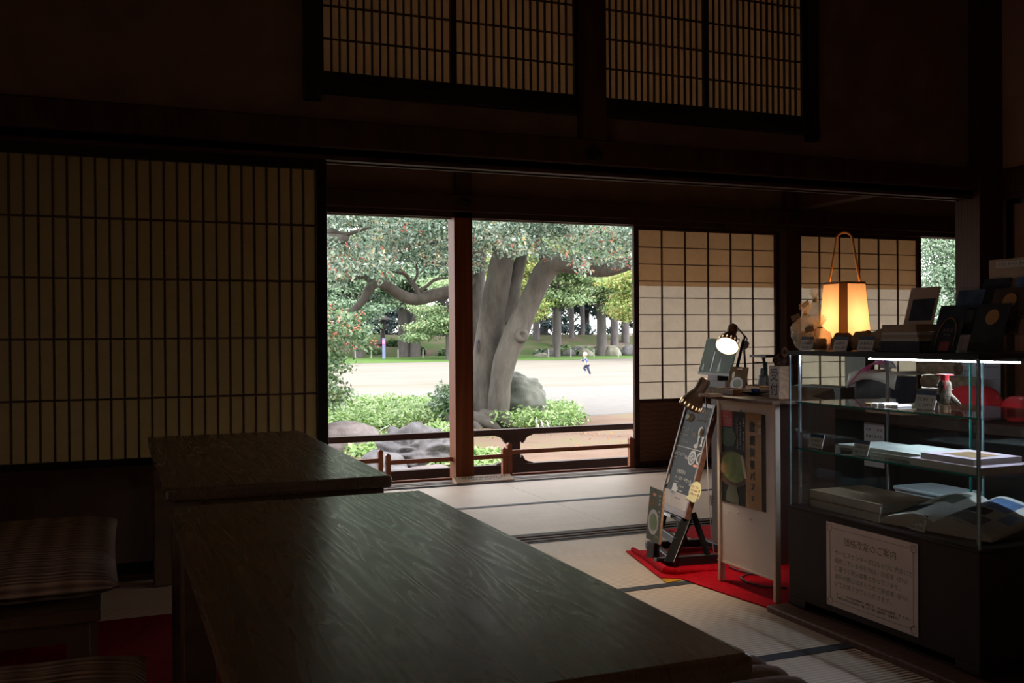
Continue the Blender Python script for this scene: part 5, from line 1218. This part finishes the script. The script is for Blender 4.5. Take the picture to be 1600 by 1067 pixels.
berries('berries', near, 190, .026, 'berry', tree, 4)
# twiggy shrub at the left
sb_ = G(520, 668); shr = thing('berry_shrub', 'tall loose shrub with reddish berries at the left edge of the garden view', 'shrub', (sb_.x-.8, sb_.y+1.2, GZ)); so = Vector(shr.location)
cl2 = []
for px0, px1, py0, py1, n, s in ((480, 560, 490, 530, 14, .24), (480, 575, 515, 545, 14, .2), (470, 535, 540, 600, 18, .28), (470, 540, 590, 640, 16, .28), (505, 552, 605, 622, 6, .16), (400, 490, 480, 640, 30, .4)):
    for _ in range(n):
        q = at(r.uniform(px0, px1), r.uniform(py0, py1), T=r.uniform(13.6, 15.5))-so; k = s*r.uniform(.8, 1.2); cl2.append((q, (k*1.2, k*1.2, k*.5)))
leaves('foliage', cl2, 8500, .085, 'leaf_shrub', shr, 8, .2, .35, .5)
berries('berries', cl2[:28], 50, .024, 'berry', shr, 9)
st_ = MB()
for c, s in cl2[::6]: st_.tube([(0, 0, 0), (c.x*.4, c.y*.4, c.z*.55), tuple(c)], [.03, .02, .006], 6)
st_.build('stems', 'bark_dark', shr, True)
# ---- ground cover beds
def bed(name, label, poly_px, n, h, seed, size=.11, mat='leaf_cover', dens=70):
    P = [G(a, b) for a, b in poly_px]; c = sum(P, Vector())/len(P); rr = random.Random(seed); cl_ = []
    def inside(x, y):
        k = False; j = len(P)-1
        for i in range(len(P)):
            if (P[i].y > y) != (P[j].y > y) and x < (P[j].x-P[i].x)*(y-P[i].y)/(P[j].y-P[i].y)+P[i].x: k = not k
            j = i
        return k
    xs, ys = [p.x for p in P], [p.y for p in P]
    while len(cl_) < dens:
        x, y = rr.uniform(min(xs), max(xs)), rr.uniform(min(ys), max(ys))
        if inside(x, y): cl_.append((Vector((x-c.x, y-c.y, h*rr.uniform(.3, .6))), (.32, .32, h*rr.uniform(.45, .7))))
    return tag(leaves(name, cl_, n, size, mat, None, seed, .2, .15, .5, (c.x, c.y, GZ)), label, 'ground cover', kind='stuff')
bed('ground_cover', 'wide bed of bright green ground cover behind the left rocks', [(490, 640), (560, 634), (640, 633), (700, 640), (704, 662), (660, 672), (560, 676), (480, 690)], 19000, .30, 21, .088, dens=150)
bed('ground_cover', 'bright green ground cover patch right of the large mossy boulder', [(775, 664), (850, 641), (905, 655), (912, 664), (860, 670), (790, 672)], 5200, .34, 22, .09, dens=46)
bed('ground_cover', 'grassy tufts between the pink rock and the dark rock', [(560, 700), (610, 690), (700, 668), (704, 676), (640, 700), (560, 718)], 2600, .16, 23, .12, dens=30)
bed('ground_cover', 'low green tufts at the foot of the veranda beside the brown pillar', [(690, 718), (705, 712), (790, 714), (785, 726), (690, 728)], 1500, .10, 24, .10, dens=24)
bed('ground_cover', 'small bush by the trunk just left of the brown pillar', [(680, 652), (706, 640), (712, 668), (690, 664)], 1500, .75, 25, .12, 'leaf_shrub', dens=10)
bed('fallen_leaves', 'scattered orange fallen leaves on the bare soil under the tree', [(700, 668), (1000, 668), (1000, 700), (700, 712)], 160, .02, 26, .06, 'leaf_fallen', dens=60)
# ---- rocks
def put(px, py, dx=0, dy=0): q = G(px, py); return (q.x+dx, q.y+dy, GZ-.06)
sc_ = lambda px, py, wpx: (G(px, py)-EYE).dot(CF)/FPX*wpx
big = put(818, 664, .1, .9); w_ = sc_(820, 655, 92)
tag(rock('mossy_boulder', (big[0]+.05, big[1]+.2, GZ-.1), (w_*.50, .8, sc_(818, 655, 70)*.70), 'stone_green', 2, .16, 5, -.7, rotz=.4, ridge=.16), 'large rounded mossy boulder right of the grey trunks', 'boulder')
tag(rock('grey_stone', put(862, 655, 0, 1.6), (.42, .3, .36), 'stone_grey', 5, .15, 4), 'small dark stone behind the green patch right of the boulder', 'stone')
tag(rock('pink_rock', put(548, 706, 0, .35), (.60, .42, .34), 'stone_pink', 11, .18, 5, -.3, ridge=.08), 'broad pinkish grey rock behind the veranda rail at the left', 'rock')
tag(rock('slate_rock', put(652, 730, .05, .45), (.42, .40, .36), 'stone_grey', 17, .25, 5, -.3, rotz=.5, ridge=.55), 'dark layered grey rock above the low barrier left of the pillar', 'rock')
tag(rock('low_rock', put(600, 735, 0, .15), (.36, .26, .20), 'stone_grey', 23, .2, 4, -.3), 'small grey rock left of the layered dark rock', 'rock')
tag(rock('low_rock', put(672, 748, .0, .1), (.34, .25, .14), 'stone_pink', 29, .2, 4, -.3), 'flat pinkish rock in front of the layered dark rock', 'rock')
tag(rock('low_rock', put(612, 752, .0, .05), (.30, .25, .16), 'stone_grey', 31, .2, 4, -.3), 'grey rock just behind the double barrier post', 'rock')
tag(rock('low_rock', put(608, 668, .0, .1), (.13, .12, .14), 'stone_green', 37, .2, 3, -.3), 'little green-grey stone poking from the ground cover', 'rock')
for k, (px, py, lb) in enumerate(((838, 676, 'white bamboo hoop, left of the three beside the boulder'), (846, 677, 'white bamboo hoop, middle of the three beside the boulder'), (855, 678, 'white bamboo hoop, right of the three beside the boulder'))):
    q = G(px, py); m = MB(); m.tube([(-.02, -.25, 0), (-.06, -.22, .14), (-.03, -.05, .25), (.04, .10, .16), (.05, .16, 0)], .011, 7)
    tag(m.build('bamboo_hoop', 'hoop_white', None, True, loc=(q.x, q.y, GZ-.01)), lb, 'hoop', 'white bamboo hoops')
for k, (px, py, lb) in enumerate(((724, 686, 'white bamboo hoop right of the brown pillar below the roots'), (698, 690, 'white bamboo hoop left of the brown pillar on bare soil'), (598, 694, 'white bamboo hoop between the pink rock and the layered rock'))):
    q = G(px, py); m = MB(); m.tube([(-.20, 0, 0), (-.17, 0, .12), (0, 0, .26), (.10, 0, .30)], .008, 7)
    tag(m.build('bamboo_hoop', 'hoop_white', None, True, loc=(q.x, q.y, GZ-.01)), lb, 'hoop', 'white bamboo hoops')

# ---- child running across the field
cp = G(917, 588); ch = thing('person', 'small blond child in blue top and navy trousers running across the field', 'person', (cp.x, cp.y, GZ+.02), -YAW)
def skin(name, joints, edges, mat, parent, sub=2, root=0):
    me = bpy.data.meshes.new(name); me.from_pydata([j[0] for j in joints], edges, []); me.update()
    o = wrap(name, me, mat, parent); o.modifiers.new('skin', 'SKIN')
    for v, j in zip(me.skin_vertices[0].data, joints): v.radius = (j[1], j[1])
    me.skin_vertices[0].data[root].use_root = True
    s_ = o.modifiers.new('sub', 'SUBSURF'); s_.levels = sub; s_.render_levels = sub; s_.modifiers if False else None
    return o
# facing -x, upright; hip at .44, height about .95
J = [((0, 0, .46), .075), ((-.03, 0, .60), .080), ((-.06, 0, .70), .075), ((-.075, 0, .77), .032), ((-.095, 0, .865), .078), ((-.10, 0, .93), .055),
     ((-.06, .085, .72), .034), ((-.13, .11, .62), .026), ((-.22, .08, .66), .022), ((-.25, .07, .68), .022),
     ((-.06, -.085, .72), .034), ((.02, -.13, .62), .026), ((-.05, -.13, .54), .022), ((-.08, -.13, .53), .022),
     ((0, .05, .42), .055), ((-.13, .055, .33), .042), ((-.03, .055, .20), .032), ((-.09, .055, .17), .028),
     ((.01, -.05, .42), .055), ((.07, -.055, .24), .042), ((.15, -.055, .06), .03), ((.12, -.055, .018), .024)]
Ed = [(0, 1), (1, 2), (2, 3), (3, 4), (4, 5), (2, 6), (6, 7), (7, 8), (8, 9), (2, 10), (10, 11), (11, 12), (12, 13), (0, 14), (14, 15), (15, 16), (16, 17), (0, 18), (18, 19), (19, 20), (20, 21)]
skin('body', J, Ed, 'skin', ch)
gz = 1.22
skin('top', [(J[1][0], .092), (J[2][0], .088), (J[6][0], .045), (J[7][0], .036), (J[8][0], .03), (J[10][0], .045), (J[11][0], .036), (J[12][0], .03)], [(0, 1), (1, 2), (2, 3), (3, 4), (1, 5), (5, 6), (6, 7)], 'shirt_blue', ch)
skin('hem', [((0, 0, .475), .094), ((-.01, 0, .505), .093)], [(0, 1)], 'shirt_white', ch)
skin('trousers', [(J[0][0], .088), (J[14][0], .066), (J[15][0], .052), (J[16][0], .042), (J[18][0], .066), (J[19][0], .052), (J[20][0], .040)], [(0, 1), (1, 2), (2, 3), (0, 4), (4, 5), (5, 6)], 'trousers_navy', ch)
for a in (17, 21):
    q = Vector(J[a][0]); skin('shoe', [(q+Vector((.03, 0, .01)), .034), (q+Vector((-.05, 0, 0)), .03)], [(0, 1)], 'shoe_grey', ch)
bm = bmesh.new(); bmesh.ops.create_icosphere(bm, subdivisions=4, radius=1)
for v in bm.verts:
    k = 1+.14*noise.noise(v.co*4)+.08*noise.noise(v.co*9); v.co = Vector((v.co.x*.10, v.co.y*.10, v.co.z*.095))*k+Vector((-.075, 0, .90))
    if v.co.x < -.135 and v.co.z < .93: v.co.x = -.12+(v.co.x+.135)*.2
me = bpy.data.meshes.new('hair'); bm.to_mesh(me); bm.free(); wrap('hair', me, 'hair_blond', ch, True)
for s in (-1, 1): MB().lathe([(.002, -.008), (.009, 0), (.002, .008)], 8, axis_frame((-.172, s*.03, .875), (-1, 0, 0)), False, False).build('eye', 'owl_dark', ch, True)

# ---- far edge of the field
FZ = lambda x, y: GZ+.1+min(1, max(0, (y-74)/7))*(1.7+.9*noise.noise(Vector((x*.07, y*.05, 2))))
def far(px, T): q = at(px, 545, T=T); return Vector((q.x, q.y, FZ(q.x, q.y) if q.y > 74 else GZ+.03+.012*max(0, q.y-62.5)))
def ftree(label, px, T, trunk_px, crown, n, leaf, mat, seed, trunk_mat='bark_far', lean_=0., cat='tree', branches=True, name='maple_tree', group=None):
    """crown: list of (px, py, half-width px, half-height px)"""
    b = far(px, T); t = thing(name, label, cat, b, 0, group); rr = random.Random(seed); k = T/FPX; cl_ = []
    for cx, cy, hw, hh in crown:
        m_ = max(5, int(hw*hh/70))
        for _ in range(m_):
            q = at(cx+hw*rr.uniform(-1, 1), cy+hh*rr.uniform(-1, 1), T=T+rr.uniform(-hw*k*.7, hw*k*.7))-b
            s = rr.uniform(.7, 1.5); cl_.append((q, (s*1.35, s*1.35, s*.36)))
    leaves('crown', cl_, int(n*3.0), leaf*.52, mat, t, seed, .2, .35, .6)
    top = max(c[0].z for c in cl_); ctr = sum((c[0] for c in cl_), Vector())/len(cl_); w = trunk_px*k/2
    MB().tube([(0, 0, -.4), (.02, 0, 0), (lean_*.3, 0, top*.3), (lean_+ctr.x*.3, 0, top*.6), (ctr.x*.6, 0, top*.95)], [w*1.35, w*1.1, w, w*.7, w*.25], 10).build('trunk', trunk_mat, t, True)
    if branches:
        m = MB()
        for c, s in cl_[::max(1, len(cl_)//9)]: m.tube([(lean_*.5, 0, top*.35), tuple((c+Vector((0, 0, top*.4)))*.5), tuple(c)], [w*.4, w*.25, w*.06], 6)
        m.build('branches', trunk_mat, t, True)
    return t
ML = 'leaf_maple'; MBm = 'leaf_maple_blue'
ftree('pale green layered maple at the far left across the field', 560, 74, 16, [(545, 400, 60, 45), (560, 455, 70, 40), (535, 500, 40, 20), (470, 430, 60, 60)], 9000, .42, MBm, 31)
ftree('blue-green maple with a forked thick trunk left of the brown pillar', 632, 76, 19, [(640, 400, 60, 40), (650, 450, 50, 25), (690, 380, 50, 50)], 9500, .42, MBm, 32)
ftree('low bright yellow-green maple just left of the brown pillar', 700, 70, 7, [(680, 490, 34, 22), (690, 515, 30, 12), (655, 522, 26, 8), (720, 470, 40, 30)], 6000, .36, ML, 33)
ftree('leaning grey-trunked tree beside the forked maple', 648, 75.5, 15, [(700, 330, 70, 40), (720, 400, 40, 40)], 3000, .45, 'leaf_dark', 34, lean_=.6, name='garden_tree')
ftree('yellow-green maple seen between the grey trunks', 800, 72, 9, [(800, 470, 45, 30), (770, 430, 40, 40), (815, 420, 40, 40)], 5500, .40, 'leaf_yellow', 35)
ftree('light green maple right of the leaning trunk', 870, 74, 10, [(880, 455, 38, 18), (905, 430, 36, 28), (850, 400, 50, 40)], 6500, .40, ML, 36)
ftree('tall bright green maple near the middle of the right opening', 940, 77, 15, [(925, 450, 46, 26), (955, 470, 28, 16), (950, 400, 60, 50)], 8500, .40, ML, 37)
ftree('maple turning yellow and red at the right edge of the middle opening', 1010, 66, 9, [(985, 450, 18, 40), (1010, 440, 40, 60), (990, 485, 16, 14)], 5500, .36, 'leaf_yellow', 38)
for k, (px, T, tw, lb) in enumerate(((838, 86, 10, 'slim dark trunk behind the leaning tree trunk'), (870, 84, 13, 'thick dark trunk left of the running child'), (893, 88, 8, 'thin dark trunk left of the bench rail'), (960, 85, 12, 'dark trunk right of the bench rail above the boulders'), (977, 88, 12, 'broad dark trunk near the right screen'), (910, 92, 7, 'thin far trunk among the dark evergreens'))):
    ftree(lb, px, T, tw, [(px, 360, 40, 60)], 1800, .5, 'leaf_dark', 50+k, 'bark_dark', name='dark_tree', group='dark tall trees across the field', branches=False)
ev_ = [(430, 88, 'dark evergreen mass at the far left across the field'), (500, 92, 'dark evergreen behind the pale maple'), (570, 90, 'dark blue-green evergreen behind the purple signpost'), (605, 87, 'dark evergreen left of the forked maple'), (690, 93, 'dark evergreen behind the brown pillar'), (760, 95, 'dark evergreen behind the grey trunks'), (850, 97, 'dark evergreen behind the light green maple'), (915, 99, 'dark evergreen behind the bench rail'), (1000, 96, 'dark evergreen at the right across the field'), (1090, 96, 'dark evergreen hidden beyond the first grid screen')]
for k, (px, T, lb) in enumerate(ev_):
    ftree(lb, px, T, 12, [(px, 500, 46, 32), (px, 440, 46, 50), (px, 370, 42, 50), (px, 300, 30, 40)], 5200, .62, 'leaf_dark', 70+k, 'bark_dark', name='evergreen_tree', group='dark evergreens across the field', branches=False)
ftree('light green tree in the narrow gap at the right beside the corner pillar', 1490, 34, 10, [(1480, 400, 70, 60), (1490, 470, 70, 40), (1540, 380, 60, 70), (1480, 320, 60, 40)], 15000, .20, MBm, 90, name='garden_tree')
# rocks and bushes on the bank
for k, (px, T, w_, h_, mt, lb) in enumerate(((915, 77, 11, 12, 'stone_far', 'pale upright boulder on the far bank above the child'), (890, 77.5, 8, 10, 'stone_grey', 'small pointed grey stone on the far bank'), (957, 77, 13, 14, 'stone_far', 'slanting pale boulder on the far bank right of the child'), (985, 78, 20, 16, 'stone_grey', 'long grey boulder at the right end of the far bank'), (862, 78, 14, 10, 'stone_grey', 'flat grey boulder on the far bank left of the child'), (905, 79.5, 16, 12, 'stone_grey', 'broad dark boulder behind the pale upright one'), (845, 76.5, 12, 6, 'stone_far', 'low stone at the lawn edge near the leaning trunk'))):
    q = far(px, T); s = T/FPX; tag(rock('far_boulder', (q.x, q.y, q.z-.1), (w_*s, .8, h_*s*.8), mt, 40+k, .2, 3), lb, 'boulder', 'boulders on the far bank')
for k, (px, T, w_, h_, lb) in enumerate(((640, 76.5, 9, 9, 'round green bush below the forked maple'), (584, 77, 9, 7, 'green bush left of the purple signpost'), (655, 78, 8, 10, 'green bush right of the forked trunk'), (695, 78, 10, 10, 'grey-green bush by the brown pillar across the field'), (875, 79, 14, 10, 'green bush on the bank behind the boulders'), (940, 80, 14, 9, 'dark green bush below the bench rail'), (968, 79, 9, 7, 'small dark bush right of the slanting boulder'), (900, 78.5, 8, 6, 'low green bush between the far boulders'), (850, 81, 16, 9, 'broad green bush high on the bank left of the bench rail'), (918, 82, 12, 8, 'green bush high on the bank above the pale boulder'), (985, 82, 14, 9, 'broad green bush high on the bank at the right'), (880, 83, 12, 8, 'dark bush under the thick dark trunk on the bank'), (560, 79, 12, 9, 'broad green bush on the bank at the far left'), (615, 80, 10, 7, 'green bush on the bank behind the pale stakes'))):
    q = far(px, T); s = T/FPX
    tag(leaves('bank_bush', [(Vector((0, 0, h_*s*.45)), (w_*s, w_*s*.8, h_*s*.6))], 500, .3, 'leaf_shrub', None, 100+k, .4, .2, .6, q), lb, 'bush', 'bushes on the far bank')
for k, (px, lb) in enumerate(((555, 'pale stake in the lawn, first from the left'), (580, 'pale stake just left of the purple signpost'), (622, 'pale stake between the signpost and the forked trunk'), (661, 'pale stake nearest the brown pillar on its left'), (857, 'pale stake on the lawn right of the leaning trunk'), (892, 'pale stake on the lawn just left of the running child'), (928, 'pale stake on the lawn just right of the running child'), (966, 'pale stake on the lawn farthest right'))):
    q = far(px, 73); tag(MB().lathe([(.05, -.05), (.05, .62), (.03, .66)], 8).build('lawn_stake', 'stake', None, loc=q), lb, 'stake', 'stakes along the lawn')
q = far(600, 72); sg = thing('signpost', 'slim blue-purple signpost with magenta bands on the far lawn', 'signpost', q, -YAW)
MB().box(-.11, .11, -.11, .11, -.05, 1.5).build('post', 'sign_blue', sg); MB().box(-.115, .115, -.115, .115, 1.03, 1.40).build('bands', 'sign_magenta', sg)
MB().box(-.09, .09, -.12, -.115, 1.12, 1.19).build('white_band', 'white_paper', sg); MB().box(-.09, .09, -.12, -.115, 1.26, 1.31).build('white_band', 'white_paper', sg)
q = far(567, 74.5); ws = thing('plant_sign', 'tiny white plant sign on a stick at the far lawn edge', 'sign', q, -YAW); MB().box(-.02, .02, -.02, .02, 0, .55).build('stick', 'stake', ws); MB().box(-.18, .18, -.02, .02, .52, .70).build('plate', 'white_paper', ws)
q = far(598, 80); ln = thing('stone_lantern', 'weathered stone lantern in the shade behind the purple signpost', 'lantern', q)
MB().lathe([(.55, 0), (.5, .2), (.22, .3), (.2, 1.2), (.42, 1.35), (.45, 1.5), (.3, 1.55), (.3, 1.95), (.75, 2.0), (.6, 2.15), (.2, 2.4), (.12, 2.6), (.02, 2.7)], 12).build('lantern_body', 'bark_dark', ln)
q = far(945, 84); bn = thing('bench_rail', 'long pale wooden bench rail on the bank above the far boulders', 'rail', q, -YAW); MB().box(-2.6, 2.6, -.2, .2, .42, .52).build('seat', 'stone_far', bn)
for xx in (-2.3, -.8, .8, 2.3): MB().box(xx-.08, xx+.08, -.15, .15, -.3, .42).build('leg', 'bark_dark', bn)

# ================================================================== LIGHT
W = bpy.data.worlds.new('overcast'); scene.world = W; W.use_nodes = True
wn_ = W.node_tree; bg = wn_.nodes['Background']
tc = wn_.nodes.new('ShaderNodeTexCoord'); sp = wn_.nodes.new('ShaderNodeSeparateXYZ'); wn_.links.new(tc.outputs['Generated'], sp.inputs[0])
cr = wn_.nodes.new('ShaderNodeValToRGB'); cr.color_ramp.elements[0].color = (1, .99, .98, 1); cr.color_ramp.elements[0].position = .0
cr.color_ramp.elements[1].color = (.95, .97, 1., 1); cr.color_ramp.elements[1].position = .7
wn_.links.new(sp.outputs['Z'], cr.inputs[0]); wn_.links.new(cr.outputs[0], bg.inputs['Color']); bg.inputs['Strength'].default_value = 4.5
def portal(x, y, z, sx, sz, rz=0.):
    l = bpy.data.lights.new('window_daylight', 'AREA'); l.shape = 'RECTANGLE'; l.size = sx; l.size_y = sz; l.cycles.is_portal = True
    o = bpy.data.objects.new('window_daylight', l); COL.objects.link(o); o.location = (x, y, z); o.rotation_euler = (-PI/2, 0, rz)
portal(3.6, 6.56, .86, 6.8, 2.0); portal(-2.72, -.1, 1.28, 3.2, 1.7, -PI/2); portal(2.4, 6.56, 2.6, 3.9, .55)
sl = bpy.data.lights.new('hazy_sun', 'SUN'); sl.energy = 3.0; sl.angle = math.radians(30); sl.color = (1., .97, .92)
so_ = bpy.data.objects.new('hazy_sun', sl); COL.objects.link(so_); so_.rotation_euler = (math.radians(38), 0, math.radians(35))
vs_ = scene.view_settings; scene.display_settings.display_device = 'sRGB'
vs_.view_transform = 'Standard'; vs_.look = 'None'; vs_.gamma = 1.0; vs_.use_curve_mapping = False; vs_.exposure = 0.45
scene.cycles.use_denoising = True; scene.cycles.max_bounces = 14; scene.cycles.diffuse_bounces = 8; scene.cycles.transparent_max_bounces = 24; scene.cycles.caustics_reflective = False
scene.cycles.sample_clamp_indirect = 8.0
